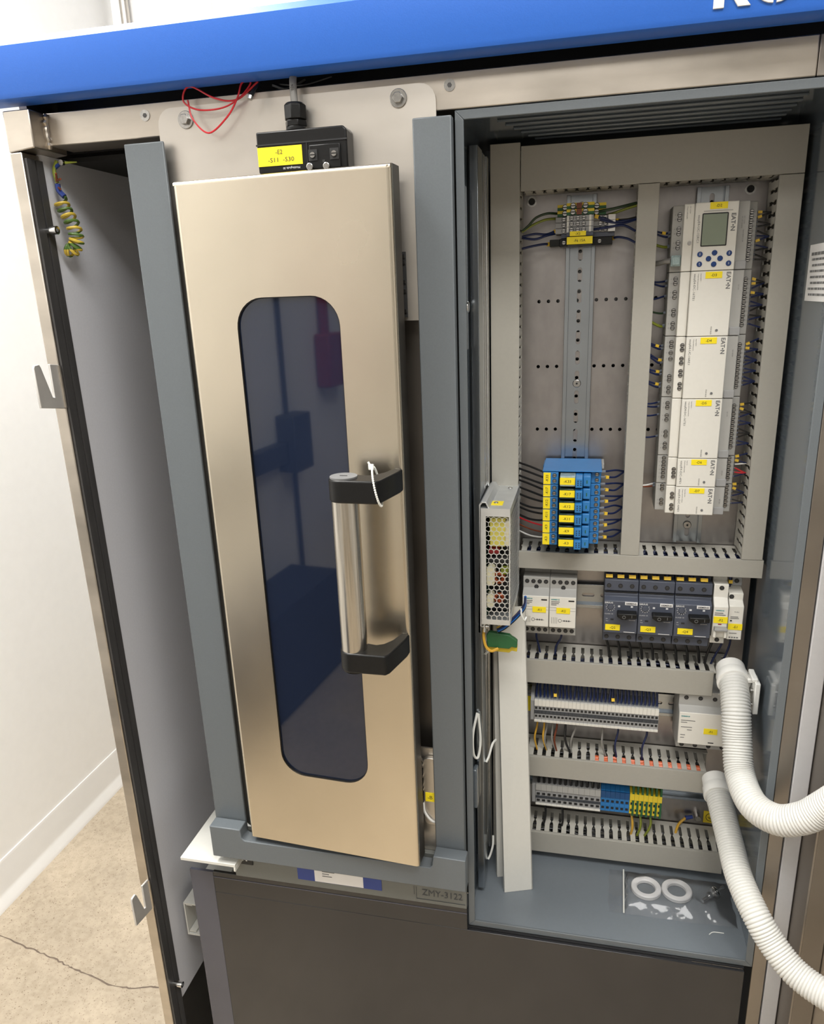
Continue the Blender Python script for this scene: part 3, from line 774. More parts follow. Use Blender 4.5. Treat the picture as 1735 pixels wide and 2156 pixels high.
# ------------------------------------------------------------------ enclosure
EX0, EX1, EZ0, EZ1, EY0, EY1 = -0.1352, 0.2222, -0.8170, 0.1675, 0.800, 1.022
en = thing('control_enclosure', 'grey steel control enclosure standing open without its door', 'enclosure', (0.043, 0.91, EZ0))
T = 0.0016
b = MB()
b.box(EX0, EX1, EY1 - T, EY1, EZ0, EZ1)
b.box(EX0, EX0 + T, EY0, EY1, EZ0, EZ1).box(EX1 - T, EX1, EY0, EY1, EZ0, EZ1)
b.box(EX0, EX1, EY0, EY1, EZ1 - T, EZ1)
MB().box(EX0 + T, EX1 - T, EY0, EY1 - T, EZ0, EZ0 + T).build('shell_floor', 'cabfloor_lit', en)
b.build('shell', 'cab', en, bevel=0.0004)
R = 0.0085
def mitre(pts): return MB().prism(pts, 'y', EY0 - 0.0012, EY0 + 0.0012)
X0, X1, Z0, Z1 = EX0, EX1, EZ0, EZ1
for nm, pts in (('rim_left', [(X0, Z0), (X0 + R, Z0 + R), (X0 + R, Z1 - R), (X0, Z1)]), ('rim_right', [(X1, Z0), (X1 - R, Z0 + R), (X1 - R, Z1 - R), (X1, Z1)]),
                ('rim_top', [(X0, Z1), (X0 + R, Z1 - R), (X1 - R, Z1 - R), (X1, Z1)]), ('rim_bottom', [(X0, Z0), (X0 + R, Z0 + R), (X1 - R, Z0 + R), (X1, Z0)])):
    mitre(pts).build(nm, 'grey', en, bevel=0.0006)
for i in range(6):
    y = 0.845 + i * 0.022
    MB().box(-0.10 + i * .006, 0.19, y, y + 0.005, EZ1 - T - 0.0025, EZ1 - T).build('ceiling_rib', 'cab', en, bevel=0.001)
# mounting plate with drilled rows
holes = []
for z in (-0.0143, -0.0949, -0.1763):
    for i in range(22):
        holes.append((-0.0655 + 0.01175 * i, z))
for x in (-0.0163, 0.1318):
    for i in range(34):
        z = 0.102 - 0.01175 * i
        if min(abs(z - q) for q in (-0.0143, -0.0949, -0.1763)) > 0.006:
            holes.append((x, z))
hl = [circ(x, z, 0.0023, 8) for x, z in holes if not any(0 < math.hypot(x - a, z - c) < 0.0056 and (a, c) < (x, z) for a, c in holes)]
MB().plate([(-0.121, -0.807), (0.2165, -0.807), (0.2165, 0.155), (-0.121, 0.155)], hl, 'y', 1.0, 1.003).build('mounting_plate', 'zinc', en, label='galvanised mounting plate with rows of holes')
for x, z in ((-0.0757, 0.1026), (0.1727, 0.1017)):
    b = MB().cyl((x, z), 'y', 0.0062, 0.9985, 1.0, 20)
    s = b.build('plate_bolt', 'screw', en)
    MB().cyl((x, z), 'y', 0.0040, 0.9972, 0.9986, 12).build('bolt_socket', 'ink', s)
s = MB().box(0.2195, 0.2203, 0.815, 0.9025, -0.0210, 0.0343).build('warning_sticker', 'paper', en)
b = MB(); rs = random.Random(5)
for i in range(8):
    z = 0.0265 - i * 0.0057
    y = 0.893 - 0.003 * (i % 3)
    while y > 0.825:
        wd = rs.uniform(0.002, 0.012)
        b.box(0.2192, 0.2196, y - wd, y, z - (0.0022 if i else 0.003), z); y -= wd + 0.002
b.build('printed_lines', 'gink', s)

# vertical steel rails on the left inner wall
lr = thing('side_rails', 'zinc steel side rails on the left inner wall of the enclosure', 'rail', (-0.128, 0.88, -0.80))
MB().box(-0.1305, -0.1225, 0.8585, 0.8598, -0.806, 0.146).box(-0.1305, -0.1213, 0.8555, 0.8890, -0.806, 0.146).build('front_rail', 'rail', lr, bevel=0.0008)
MB().box(-0.1305, -0.1222, 0.902, 0.918, -0.79, 0.146).box(-0.1305, -0.1200, 0.921, 0.9330, -0.79, 0.145).build('rear_rail', 'chrome', lr, bevel=0.0015)
MB().box(-0.1335, -0.1306, 0.822, 0.838, -0.06, 0.105).build('hinge_plate', 'cab', lr, bevel=0.001)
for z in (-0.015, ):
    MB().cyl((0.836, z), 'x', 0.006, -0.1335, -0.1295, 14).build('wall_bolt', 'chrome', lr, bevel=0.001)
b = MB()
for i in range(20):
    b.cyl((0.832, -0.09 - i * 0.0345), 'x', 0.0012, -0.1336, -0.1326, 8)
b.build('wall_rivets', 'screw', lr, kind='stuff')
MB().box(-0.1335, -0.1275, 0.838, 0.853, -0.66, -0.60).build('hinge_block', 'cab', lr, bevel=0.002)
# tie loops on the rails
def loop(name, label, pts, r=0.0016, closed=False):
    return wire(name, label, pts, r, 'tiewhite', cat='tie', seg=8)
loop('cable_tie', 'white cable tie loop hanging on the left enclosure wall', [(-0.1285, 0.852, -0.522), (-0.1325, 0.840, -0.548), (-0.1315, 0.838, -0.575), (-0.1265, 0.842, -0.582), (-0.1240, 0.849, -0.560), (-0.1270, 0.853, -0.524)], 0.0017)
loop('cable_tie', 'white cable tie just under the green earth terminal', [(-0.1205, 0.874, -0.448), (-0.1165, 0.880, -0.445), (-0.1115, 0.890, -0.440), (-0.109, 0.90, -0.441)])
loop('cable_tie', 'white cable tie halfway down the left steel rails', [(-0.1205, 0.876, -0.612), (-0.1175, 0.881, -0.606), (-0.1135, 0.890, -0.592), (-0.110, 0.90, -0.591)])
loop('cable_tie', 'white cable tie at the foot of the left steel rails', [(-0.1205, 0.890, -0.785), (-0.1175, 0.893, -0.778), (-0.1145, 0.897, -0.765), (-0.1150, 0.905, -0.755)])

# ------------------------------------------------------------------ wiring ducts
YF, YB = 0.9385, 0.9990
def fingers(b, ax, a0, a1, c, th, start=0.006):
    """slotted wall running along ax from a0 to a1 at cross position c"""
    def pt(s, y): return (s, y)
    put = (lambda pts: b.prism(pts, 'z', c, c + th)) if ax == 'x' else (lambda pts: b.prism([(y, s) for s, y in pts], 'x', c, c + th))
    put([(a0, 0.9900), (a1, 0.9900), (a1, YB - 0.001), (a0, YB - 0.001)])
    p = 0.0124; wd = 0.0040
    s = a0 + start
    while s < a1 - 0.002:
        l, r = s - wd, min(s + wd, a1)
        put([(l, 0.9900), (l, 0.9710), (l - 0.0012, 0.9685), (l - 0.0012, 0.9670), (l, 0.9645), (l + 0.0005, 0.9600), (l + 0.0005, 0.9415), (r - 0.0005, 0.9415), (r - 0.0005, 0.9600), (r, 0.9645), (r + 0.0012, 0.9670), (r + 0.0012, 0.9685), (r, 0.9710), (r, 0.9900)])
        s += p
def duct(label, ax, a0, a1, c0, c1, wa1=None, start=0.006, wa0=None):
    cc = (c0 + c1) / 2; am = (a0 + a1) / 2
    t = thing('wiring_duct', label, 'duct', (am, 0.97, c0) if ax == 'x' else (cc, 0.97, a0))
    th = 0.0014
    def bx(b, s0, s1, y0, y1, q0, q1):
        return b.box(s0, s1, y0, y1, q0, q1) if ax == 'x' else b.box(q0, q1, y0, y1, s0, s1)
    b = MB(); bx(b, a0, a1, YF, YF + 0.0016, c0, c1); bx(b, a0, a1, YF + 0.0016, YF + 0.0050, c0, c0 + 0.0012); bx(b, a0, a1, YF + 0.0016, YF + 0.0050, c1 - 0.0012, c1)
    b.build('cover', 'duct', t, bevel=0.0005)
    e0, e1 = (wa0 if wa0 is not None else a0 + 0.0006), (wa1 or a1 - 0.0006)
    for q in (c0 + 0.0013, c1 - 0.0013 - th):
        b = MB(); fingers(b, ax, e0, e1, q, th, start); b.build('slotted_wall', 'duct_lit', t)
    b = MB(); bx(b, e0, e1, YB - 0.0016, YB - 0.0002, c0 + 0.003, c1 - 0.003); b.build('duct_base', 'duct', t)
    return t
duct('grey wiring duct along the top of the mounting plate', 'x', -0.0840, 0.2147, 0.1082, 0.1549)
duct('grey vertical wiring duct down the left side of the mounting plate', 'z', -0.800, 0.1590, -0.1190, -0.0848)
duct('grey vertical wiring duct down the right side of the mounting plate', 'z', -0.3272, 0.1076, 0.1903, 0.2147)
duct('slim grey vertical wiring duct between relays and white modules', 'z', -0.3272, 0.1076, 0.0456, 0.0685)
duct('grey horizontal wiring duct just below the blue relays', 'x', -0.0840, 0.2165, -0.3510, -0.3276)
duct('grey horizontal wiring duct below the yellow tagged breakers', 'x', -0.0840, 0.1712, -0.5199, -0.4847, wa1=0.197)
duct('grey horizontal wiring duct below the upper terminal row', 'x', -0.0840, 0.1757, -0.6707, -0.6382, wa1=0.182)
duct('lowest grey wiring duct above the enclosure floor', 'x', -0.0840, 0.2060, -0.8017, -0.7676)
rw = random.Random(11)
def bundle(label, m, ax, a0, a1, c0, c1, n, y0=0.958, y1=0.985, r=0.0014):
    b = MB()
    for i in range(n):
        y = rw.uniform(y0, y1); c = rw.uniform(c0, c1)
        pts = []
        for k in range(6):
            s = a0 + (a1 - a0) * k / 5
            yy = min(max(y + rw.uniform(-.006, .006), y0), y1); ccc = min(max(c + rw.uniform(-.006, .006), c0), c1)
            pts.append((s, yy, ccc) if ax == 'x' else (ccc, yy, s))
        b.tube(smooth_path(pts, 3), r, 6)
    return b.build('wire_bundle', m, label=label, kind='stuff', cat='wires')
bundle('dark blue wires packed inside the duct below the relays', 'wblue', 'x', -0.078, 0.205, -0.3445, -0.3340, 14)
bundle('dark blue wires packed inside the duct below the breakers', 'wblue', 'x', -0.078, 0.165, -0.5130, -0.4915, 12)
bundle('black and dark wires packed inside the duct below the upper terminals', 'wblack', 'x', -0.078, 0.170, -0.6640, -0.6450, 9)
bundle('orange cables visible through slots of the duct below the upper terminals', 'worange', 'x', 0.022, 0.168, -0.6440, -0.6430, 7, 0.9445, 0.961, 0.0022)
bundle('dark wires packed inside the lowest duct', 'wblack', 'x', -0.078, 0.195, -0.7950, -0.7750, 7)
bundle('dark blue wires packed inside the right vertical duct', 'wblue', 'z', -0.31, 0.09, 0.198, 0.2085, 10)

# ------------------------------------------------------------------ DIN rails
def din(label, ax, c, a0, a1):
    t = thing('din_rail', label, 'rail', ((a0 + a1) / 2, 0.996, c) if ax == 'x' else (c, 0.996, a0))
    def bx(b, s0, s1, y0, y1, q0, q1):
        return b.box(s0, s1, y0, y1, q0, q1) if ax == 'x' else b.box(q0, q1, y0, y1, s0, s1)
    b = MB()
    for sg in (-1, 1):
        u = sorted((c + sg * 0.0175, c + sg * 0.0128)); bx(b, a0, a1, 0.9920, 0.9930, *u)
        u = sorted((c + sg * 0.0138, c + sg * 0.0128)); bx(b, a0, a1, 0.9930, 0.9990, *u)
    b.build('flanges', 'rail', t, bevel=0.0003)
    hs = []; s = a0 + 0.016
    while s < a1 - 0.012:
        st = rrect(s - 0.0085, s + 0.0085, c - 0.0027, c + 0.0027, 0.0026, 4)
        hs.append(st if ax == 'x' else [(y, x) for x, y in st]); s += 0.025
    out = [(a0, c - 0.0130), (a1, c - 0.0130), (a1, c + 0.0130), (a0, c + 0.0130)]
    if ax != 'x': out = [(y, x) for x, y in out]
    MB().plate(out, hs, 'y', 0.9980, 0.9990).build('slotted_web', 'rail', t)
    return t
r1 = din('zinc DIN rail standing upright behind the blue relays', 'z', -0.0160, -0.325, 0.1065)
r2 = din('zinc DIN rail standing upright behind the white modules', 'z', 0.1316, -0.325, 0.1065)
r3 = din('zinc DIN rail crossing behind the yellow tagged breakers', 'x', -0.4085, -0.083, 0.205)
r4 = din('zinc DIN rail crossing behind the upper terminal row', 'x', -0.5690, -0.083, 0.200)
r5 = din('zinc DIN rail crossing behind the lower terminal row', 'x', -0.7060, -0.083, 0.195)
for r_, x, z in ((r1, -0.0160, -0.1165), (r2, 0.1316, -0.302)):
    s = MB().cyl((x, z), 'y', 0.0052, 0.9955, 0.998, 18).build('rail_screw', 'screw', r_, bevel=0.0008)
    MB().cyl((x, z), 'y', 0.0014, 0.9950, 0.9957, 6).build('screw_socket', 'ink', s)

# ------------------------------------------------------------------ white control modules
DN, UPX = (0, 0, -1), (1, 0, 0)
def vtext(b, s, h, x, z, y, fit=None):
    """lettering turned a quarter turn clockwise, reading downwards from z"""
    vs, _ = text_geo(s)
    wd = fit or (max(v[0] for v in vs) - min(v[0] for v in vs)) * h / 0.73
    return b.text(s, h, (x, y, z - wd / 2), DN, UPX, fit)
def module(lab, zt, Ln, model, lines, labz, left, right, mid=(), lab_x=(0.1232, 0.1408), desc=''):
    t = thing('control_module', 'white control module tagged ' + lab + desc, 'module', (0.130, 0.965, zt - Ln))
    g = 0.0003
    z0, z1 = zt - Ln + g, zt - g
    MB().box(0.0855, 0.1749, 0.9580, 0.9918, z0, z1).build('housing', 'mgrey', t, bevel=0.0008)
    MB().box(0.0968, 0.1075, 0.9450, 0.9582, z0, z1).build('left_step', 'white', t, bevel=0.0008)
    MB().box(0.1527, 0.1650, 0.9450, 0.9582, z0, z1).build('right_step', 'mgrey', t, bevel=0.0008)
    MB().box(0.1077, 0.1526, 0.9394, 0.9585, z0, z1).build('front_cover', 'white', t, bevel=0.0008)
    MB().box(0.1540, 0.1655, 0.9438, 0.9470, z0 - 0.0 , z0 + 0.009).build('connector_cap', 'lgrey', t, bevel=0.0006)
    for i, z in enumerate(left):
        instance('terminal_screw', SCR, (0.0931, 0.9578, z), t)
    for z in mid:
        instance('terminal_screw', SCR, (0.1042, 0.9448, z), t)
    for z in right:
        instance('terminal_screw', SCR, (0.1691, 0.9578, z), t)
    b = MB()
    vtext(b, 'EAT\u2022N', 0.0046, 0.1479, zt - (0.0127 if lab == '-D2' else 0.0020), 0.9392, 0.0180)
    b.build('maker_lettering', 'gink', t, smooth=False, recalc=False)
    b = MB()
    vtext(b, model, 0.0024, 0.1122, zt - (0.0130 if lab == '-D2' else 0.0030), 0.9392, min(0.0285, Ln - 0.006))
    for k, s in enumerate(lines):
        vtext(b, s, 0.0012, 0.1158 + 0.0028 * k, zt - 0.003, 0.9392) if lab != '-D2' else vtext(b, s, 0.0012, 0.1000 + 0.003 * k, zt - 0.003, 0.9448)
    b.build('printed_text', 'gink', t, smooth=False, recalc=False)
    b = MB()
    for z in right:
        b.text('DI', 0.0011, (0.1730, 0.9578, z), DN, UPX)
    for z in left:
        b.text('Q', 0.0012, (0.0888, 0.9578, z), DN, UPX)
    b.build('terminal_marks', 'gink', t, smooth=False, recalc=False, kind='stuff')
    b = MB(); vtext(b, 'DC 12/24V' if 'UC' in model else 'DC 24V', 0.0013, 0.1600, zt - 0.016, 0.9448)
    if lab == '-D2': vtext(b, 'AC 24V 50/60Hz', 0.0013, 0.1578, zt - 0.016, 0.9448); vtext(b, 'Input 8xDC I1..I8', 0.0013, 0.1600, zt - 0.030, 0.9448)
    b.build('supply_text', 'gink', t, smooth=False, recalc=False)
    tag(t, lab_x[0], lab_x[1], labz[1], labz[0], 0.9392, lab, 0.0030)
    if lab != '-D2':
        MB().cyl((0.1395, z0 + 0.0062), 'y', 0.0015, 0.9388, 0.9395, 10).build('status_lamp', 'gink', t)
        b = MB(); vtext(b, 'POW RUN', 0.0016, 0.1335, z0 + 0.0105, 0.9392, 0.0085); b.build('lamp_text', 'gink', t, smooth=False, recalc=False)
    return t
Z = [0.0852, 0.0137, -0.0578, -0.1293, -0.2008, -0.2363]
def span(a, b, n): return [a + (b - a) * i / (n - 1) for i in range(n)]
m2 = module('-D2', Z[0], 0.0715, 'easyE4-UC-12RC1', ['Output 4xRelay/8A', 'DC 12/24V'], (0.0846, 0.0777), [0.0751, 0.0704, 0.0601, 0.0552, 0.0455, 0.0402], span(0.0742, 0.0243, 11), lab_x=(0.1226, 0.1408), desc=' with a small display and blue keys')
MB().box(0.1162, 0.1414, 0.9388, 0.9396, 0.0404, 0.0728).build('display', 'lcd', m2, label='grey green display', bevel=0.0004)
MB().plate(rrect(0.1152, 0.1424, 0.0394, 0.0738, 0.001, 2), [rrect(0.1163, 0.1413, 0.0405, 0.0727, 0.0006, 2)], 'y', 0.9389, 0.9395).build('display_frame', 'ink', m2)
for x, z in ((0.1155, 0.0314), (0.1308, 0.0324), (0.1462, 0.0314), (0.1249, 0.0264), (0.1370, 0.0263), (0.1156, 0.0210), (0.1308, 0.0204), (0.1463, 0.0208)):
    MB().cyl((x, z), 'y', 0.0029, 0.9383, 0.9396, 18).build('button', 'navy', m2, bevel=0.0005)
b = MB()
for s_, x, z in (('DEL', 0.1155, 0.0314), ('ALT', 0.1156, 0.0210), ('ESC', 0.1462, 0.0314), ('OK', 0.1463, 0.0208)):
    b.text(s_, 0.0014, (x, 0.9381, z), DN, UPX)
b.build('key_lettering', 'wink', m2, smooth=False, recalc=False)
MB().cyl((0.1040, 0.0438), 'y', 0.0022, 0.9440, 0.9452, 14).build('front_screw', 'screw', m2)
MB().box(0.1165, 0.1465, 0.9388, 0.9395, 0.0755, 0.0762).build('cover_recess', 'mgrey', m2)
b = MB().box(0.0860, 0.0965, 0.9490, 0.9585, 0.0200, 0.0318).box(0.0872, 0.0955, 0.9470, 0.9492, 0.0215, 0.0303)
b.build('network_plug', 'clear', m2, label='clear network plug', bevel=0.0006)
L3 = [0.0064, 0.0014, -0.0086, -0.0138, -0.0287, -0.0335, -0.0435, -0.0484]
module('-D3', Z[1], 0.0715, 'easyE4-DC-16TE1', ['Output 8xTransistor/0.5A', 'Input 8xDC'], (0.0125, 0.0055), L3, span(0.0033, -0.0466, 11), desc=' below the display module')
module('-D4', Z[2], 0.0715, 'easyE4-UC-16RE1', ['Output 8xRelay/5A', 'Input 8xDC'], (-0.0590, -0.0660), [-0.0649, -0.0695, -0.0770, -0.0840, -0.1045, -0.1090, -0.1180, -0.1230], span(-0.0690, -0.1170, 11), mid=[-0.0677, -0.0727, -0.0830, -0.0880, -0.0975, -0.1022, -0.1125, -0.1174], desc=' third from the top of the column')
module('-D5', Z[3], 0.0715, 'easyE4-DC-16TE1', ['Output 8xTransistor/0.5A', 'Input 8xDC'], (-0.1305, -0.1375), [z - 0.143 for z in L3], span(-0.1400, -0.1895, 11), desc=' fourth from the top of the column')
module('-D6', Z[4], 0.0355, 'easyE4-DC-4PE1', ['Pt100 Pt1000 Ni1000', 'Input 4x'], (-0.2018, -0.2085), span(-0.2043, -0.2285, 6), span(-0.2034, -0.2288, 6), mid=[-0.2155, -0.2202, -0.2249], desc=', a narrow one above the bottom module')
module('-D7', Z[5], 0.0355, 'easyE4-DC-6AE1', ['Output 2x0-10V 4-20mA', 'Input 4x0-10V'], (-0.2375, -0.2440), [-0.2394, -0.2440, -0.2580, -0.2627], span(-0.2387, -0.2634, 6), mid=[-0.2466, -0.2512, -0.2612, -0.2659], desc=', the narrow bottom one of the column')

# ------------------------------------------------------------------ blue relays
P = 0.0158
names = ['-K33', '-K17', '-K12', '-K11', '-K9', '-K3']
for i, nm in enumerate(names):
    zt = -0.2153 - i * P; g = 0.0003; z0, z1 = zt - P + g, zt - g
    t = thing('relay', 'blue plug-in relay socket with yellow ' + nm + ' tags', 'relay', (-0.018, 0.955, z0))
    b = MB().box(-0.0545, 0.0185, 0.9560, 0.9915, z0, z1).box(-0.0522, -0.0335, 0.9180, 0.9562, z0, z1).box(0.0058, 0.0172, 0.9270, 0.9562, z0, z1).box(-0.0335, 0.0058, 0.9460, 0.9562, z0, z1)
    b.build('socket', 'rblue', t, bevel=0.0006)
    MB().box(-0.0312, -0.0128, 0.9035, 0.9465, z0 + 0.0012, z1 - 0.0012).build('relay_block', 'clear' if i == 0 else 'rgreen', t, bevel=0.0008)
    MB().prism([(0.9000, z0 + 0.0006), (0.9000, z1 - 0.0032), (0.9060, z1 - 0.0014), (0.9465, z1 - 0.0014), (0.9465, z0 + 0.0006)], 'x', -0.0126, -0.0040).build('retaining_clip', 'rblue', t, bevel=0.0006)
    b = MB()
    for k in range(3):
        for xx in (-0.0102, -0.0068):
            b.box(xx, xx + 0.0013, 0.8996, 0.9004, zt - 0.0070 - 0.0025 * k, zt - 0.0060 - 0.0025 * k)
    b.build('clip_slots', 'ink', t)
    MB().box(-0.0036, 0.0056, 0.9050, 0.9465, z0 + 0.0010, z1 - 0.0010).build('indicator_module', 'rblue', t, bevel=0.0012)
    b = MB().box(0.0005, 0.0016, 0.9046, 0.9052, zt - 0.0105, zt - 0.0065); b.build('indicator_lamp', 'tgreen', t)
    for x, y, zs in ((-0.0383, 0.9178, (0.0040, 0.0110)), (0.0128, 0.9268, (0.0040, 0.0112))):
        for q in zs:
            instance('terminal_screw', SCR, (x, y, zt - q), t)
    tag(t, -0.0518, -0.0432, z0 + 0.0003, z1 - 0.0003, 0.9178, nm, 0.0034, True)
    tag(t, -0.0312, -0.0131, zt - 0.0120, zt - 0.0034, 0.9033, nm, 0.0034)
    for k in (0, 1):
        zz = zt - (0.0040, 0.0110)[k]
        m = 'wblack'
        if nm == '-K9' and k: m = 'wred'
        if nm == '-K3': m = ('wbrown', 'wwhite')[k]
        sag = rw.uniform(-0.004, 0.004)
        wire('relay_wire', {'wblack': 'black', 'wred': 'thin red', 'wbrown': 'brown', 'wwhite': 'white'}[m] + ' wire entering the left side of relay ' + nm + (', lower one' if k else ', upper one'),
             [(-0.0520, 0.935, zz), (-0.058, 0.938, zz + sag * 0.4), (-0.071, 0.950, zz + sag), (-0.0855, 0.962, zz + sag + 0.002)], 0.0015 if m == 'wblack' else 0.0011, m, 'relay wires at the left')
        e = rw.uniform(-0.003, 0.003)
        wire('relay_wire', 'dark blue wire leaving the right side of relay ' + nm + (', lower one with marker' if k else ', upper one'),
             [(0.0172, 0.941, zz), (0.025, 0.944, zz + e * .3), (0.036, 0.953, zz + e - 0.001), (0.0460, 0.962, zt - 0.008 + e * .4)], 0.0013, 'wblue', 'relay wires at the right', markers=((0.34,) if k else ()), ends=0.006)
b = MB().box(-0.0531, 0.0185, 0.9190, 0.9915, -0.2150, -0.2135)
e = thing('relay_end_plate', 'blue end plate on top of the relay column', 'plate', (-0.017, 0.955, -0.2150))
b.build('plate', 'rblue', e, bevel=0.0005)
MB().box(0.0185, 0.0215, 0.960, 0.99, -0.2195, -0.2135).build('end_clip', 'mgrey', e)

# ------------------------------------------------------------------ X2 terminals and fuse holder
def prof_term(t, zt, pw, cols):
    """stepped terminal, pw thick along Z, cols = (wing, core)"""
    z0, z1 = zt - pw + 0.0002, zt - 0.0002
    b = MB().box(-0.0432, 0.0122, 0.9640, 0.9915, z0, z1).box(-0.0322, -0.0012, 0.9500, 0.9642, z0, z1)
    return b
for i in range(2):
    zt = 0.0938 - i * 0.0066
    t = thing('earth_terminal', ('upper' if i == 0 else 'lower') + ' green and yellow earth terminal above the -X2 tag', 'terminal', (-0.016, 0.97, zt - 0.0066))
    h = 0.0066
    zm = zt - h * 0.5
    MB().box(-0.0432, 0.0122, 0.9640, 0.9915, zm, zt - 0.0002).box(-0.0322, -0.0012, 0.9500, 0.9642, zm, zt - 0.0002).build('upper_half', 'tyellow', t)
    MB().box(-0.0432, 0.0122, 0.9640, 0.9915, zt - h + 0.0002, zm).box(-0.0322, -0.0012, 0.9500, 0.9642, zt - h + 0.0002, zm).build('lower_half', 'tgreen', t)
    MB().box(-0.0210, -0.0150, 0.9490, 0.9502, zt - h + 0.0004, zt - 0.0004).build('bridge_slot', 'wbrown', t)
    for x, y in ((-0.0250, 0.9498), (-0.0110, 0.9498), (-0.0345, 0.9638), (0.0015, 0.9638)):
        instance('terminal_screw', SCRB, (x, y, zt - h / 2), t)
for i in range(3):
    zt = 0.0804 - i * 0.0062
    t = thing('feed_terminal', ORDS[i] + ' grey screw terminal counted from the top above the -X2 tag', 'terminal', (-0.016, 0.97, zt - 0.0062))
    z0, z1 = zt - 0.0060, zt - 0.0002
    MB().box(-0.0452, 0.0230, 0.9640, 0.9915, z0, z1).box(-0.0318, -0.0015, 0.9500, 0.9642, z0, z1).build('housing', 'lgrey', t, bevel=0.0003)
    MB().box(-0.0315, -0.0295, 0.9490, 0.9502, z0, z1).box(-0.0065, -0.0040, 0.9490, 0.9502, z0, z1).build('marker_ridge', 'white', t)
    for x in (-0.0262, -0.0192, -0.0125):
        instance('terminal_screw', SCR, (x, 0.9497, zt - 0.0030), t)
    for x in (-0.0355, 0.0062, 0.0120):
        instance('terminal_screw', SCR, (x, 0.9637, zt - 0.0030), t)
    MB().box(0.0152, 0.0230, 0.9600, 0.9642, z0, z1).build('end_marker', 'wwhite', t)
t = thing('end_clamp', 'dark grey end clamp carrying the yellow -X2 tag', 'clamp', (-0.016, 0.97, 0.0565))
MB().box(-0.0385, 0.0225, 0.9640, 0.9915, 0.0568, 0.0616).box(-0.0318, -0.0012, 0.9460, 0.9642, 0.0575, 0.0616).build('body', 'slate', t, bevel=0.0004)
tag(t, -0.0278, -0.0096, 0.0577, 0.0628, 0.9440, '-X2', 0.0028)
t = thing('fuse_terminal', 'black fuse terminal with yellow -F6 15A tag', 'fuse', (-0.016, 0.97, 0.0470))
MB().box(-0.0400, 0.0205, 0.9640, 0.9915, 0.0475, 0.0565).box(-0.0520, -0.0400, 0.972, 0.9915, 0.0485, 0.0565).box(-0.0305, -0.0025, 0.9460, 0.9642, 0.0480, 0.0568).build('body', 'black', t, bevel=0.0005)
tag(t, -0.0310, -0.0020, 0.0488, 0.0568, 0.9440, '-F6 15A', 0.0030)
for x in (-0.0350, 0.0060):
    instance('terminal_screw', SCR, (x, 0.9637, 0.0520), t)
LW = [('dark green wire arching left from the upper earth terminal', 'wgreen', [(-0.0432, 0.972, 0.0850), (-0.055, 0.962, 0.0850), (-0.068, 0.962, 0.0810), (-0.0765, 0.963, 0.073), (-0.0845, 0.965, 0.067)], 0.0014, ()),
      ('green and yellow wire left of the lower earth terminal', 'wgy', [(-0.0432, 0.976, 0.0800), (-0.058, 0.972, 0.0790), (-0.0730, 0.966, 0.073), (-0.0845, 0.965, 0.0665)], 0.0015, ()),
      ('dark blue wire left of the grey -X2 terminals, upper one', 'wblue', [(-0.0452, 0.972, 0.0660), (-0.056, 0.968, 0.0625), (-0.0690, 0.966, 0.0635), (-0.0845, 0.965, 0.0610)], 0.0014, (0.05,)),
      ('dark blue wire left of the grey -X2 terminals, sagging lower one', 'wblue', [(-0.0452, 0.974, 0.0635), (-0.056, 0.966, 0.0610), (-0.0690, 0.964, 0.0575), (-0.0845, 0.965, 0.0600)], 0.0014, ()),
      ('dark blue wire entering the left end of the fuse terminal', 'wblue', [(-0.0520, 0.980, 0.0520), (-0.060, 0.974, 0.0520), (-0.073, 0.968, 0.0500), (-0.0845, 0.965, 0.0475)], 0.0014, (0.08,)),
      ('dark green wire running right from the upper earth terminal', 'wgreen', [(0.0000, 0.966, 0.0840), (0.018, 0.960, 0.0855), (0.034, 0.962, 0.0885), (0.0462, 0.965, 0.0910)], 0.0016, ()),
      ('yellow green wire running right from the lower earth terminal', 'wgy', [(0.0122, 0.976, 0.0800), (0.022, 0.968, 0.0820), (0.034, 0.966, 0.0855), (0.0462, 0.966, 0.0885)], 0.0015, ()),
      ('dark blue wire right of -X2, topmost with marker', 'wblue', [(0.0020, 0.961, 0.0785), (0.010, 0.960, 0.0760), (0.025, 0.962, 0.0720), (0.0462, 0.965, 0.0745)], 0.0014, (0.03,)),
      ('dark blue wire right of -X2, second from the top', 'wblue', [(0.0060, 0.962, 0.0755), (0.018, 0.960, 0.0715), (0.032, 0.963, 0.0700), (0.0462, 0.965, 0.0735)], 0.0014, ()),
      ('black wire right of -X2 with a yellow marker', 'wblack', [(0.0230, 0.968, 0.0735), (0.030, 0.964, 0.0735), (0.038, 0.964, 0.0740), (0.0462, 0.965, 0.0755)], 0.0014, (0.15,)),
      ('dark blue wire right of -X2, long lower one', 'wblue', [(-0.0012, 0.962, 0.0650), (0.014, 0.959, 0.0660), (0.032, 0.962, 0.0675), (0.0462, 0.965, 0.0610)], 0.0014, ()),
      ('dark blue wire leaving the right end of the fuse terminal', 'wblue', [(0.0205, 0.975, 0.0550), (0.028, 0.970, 0.0555), (0.038, 0.967, 0.0530), (0.0462, 0.965, 0.0485)], 0.0014, (0.02,))]
for lab, m, pts, r, mk in LW:
    wire('terminal_wire', lab, pts, r, m, 'wires at the -X2 terminals', markers=mk)

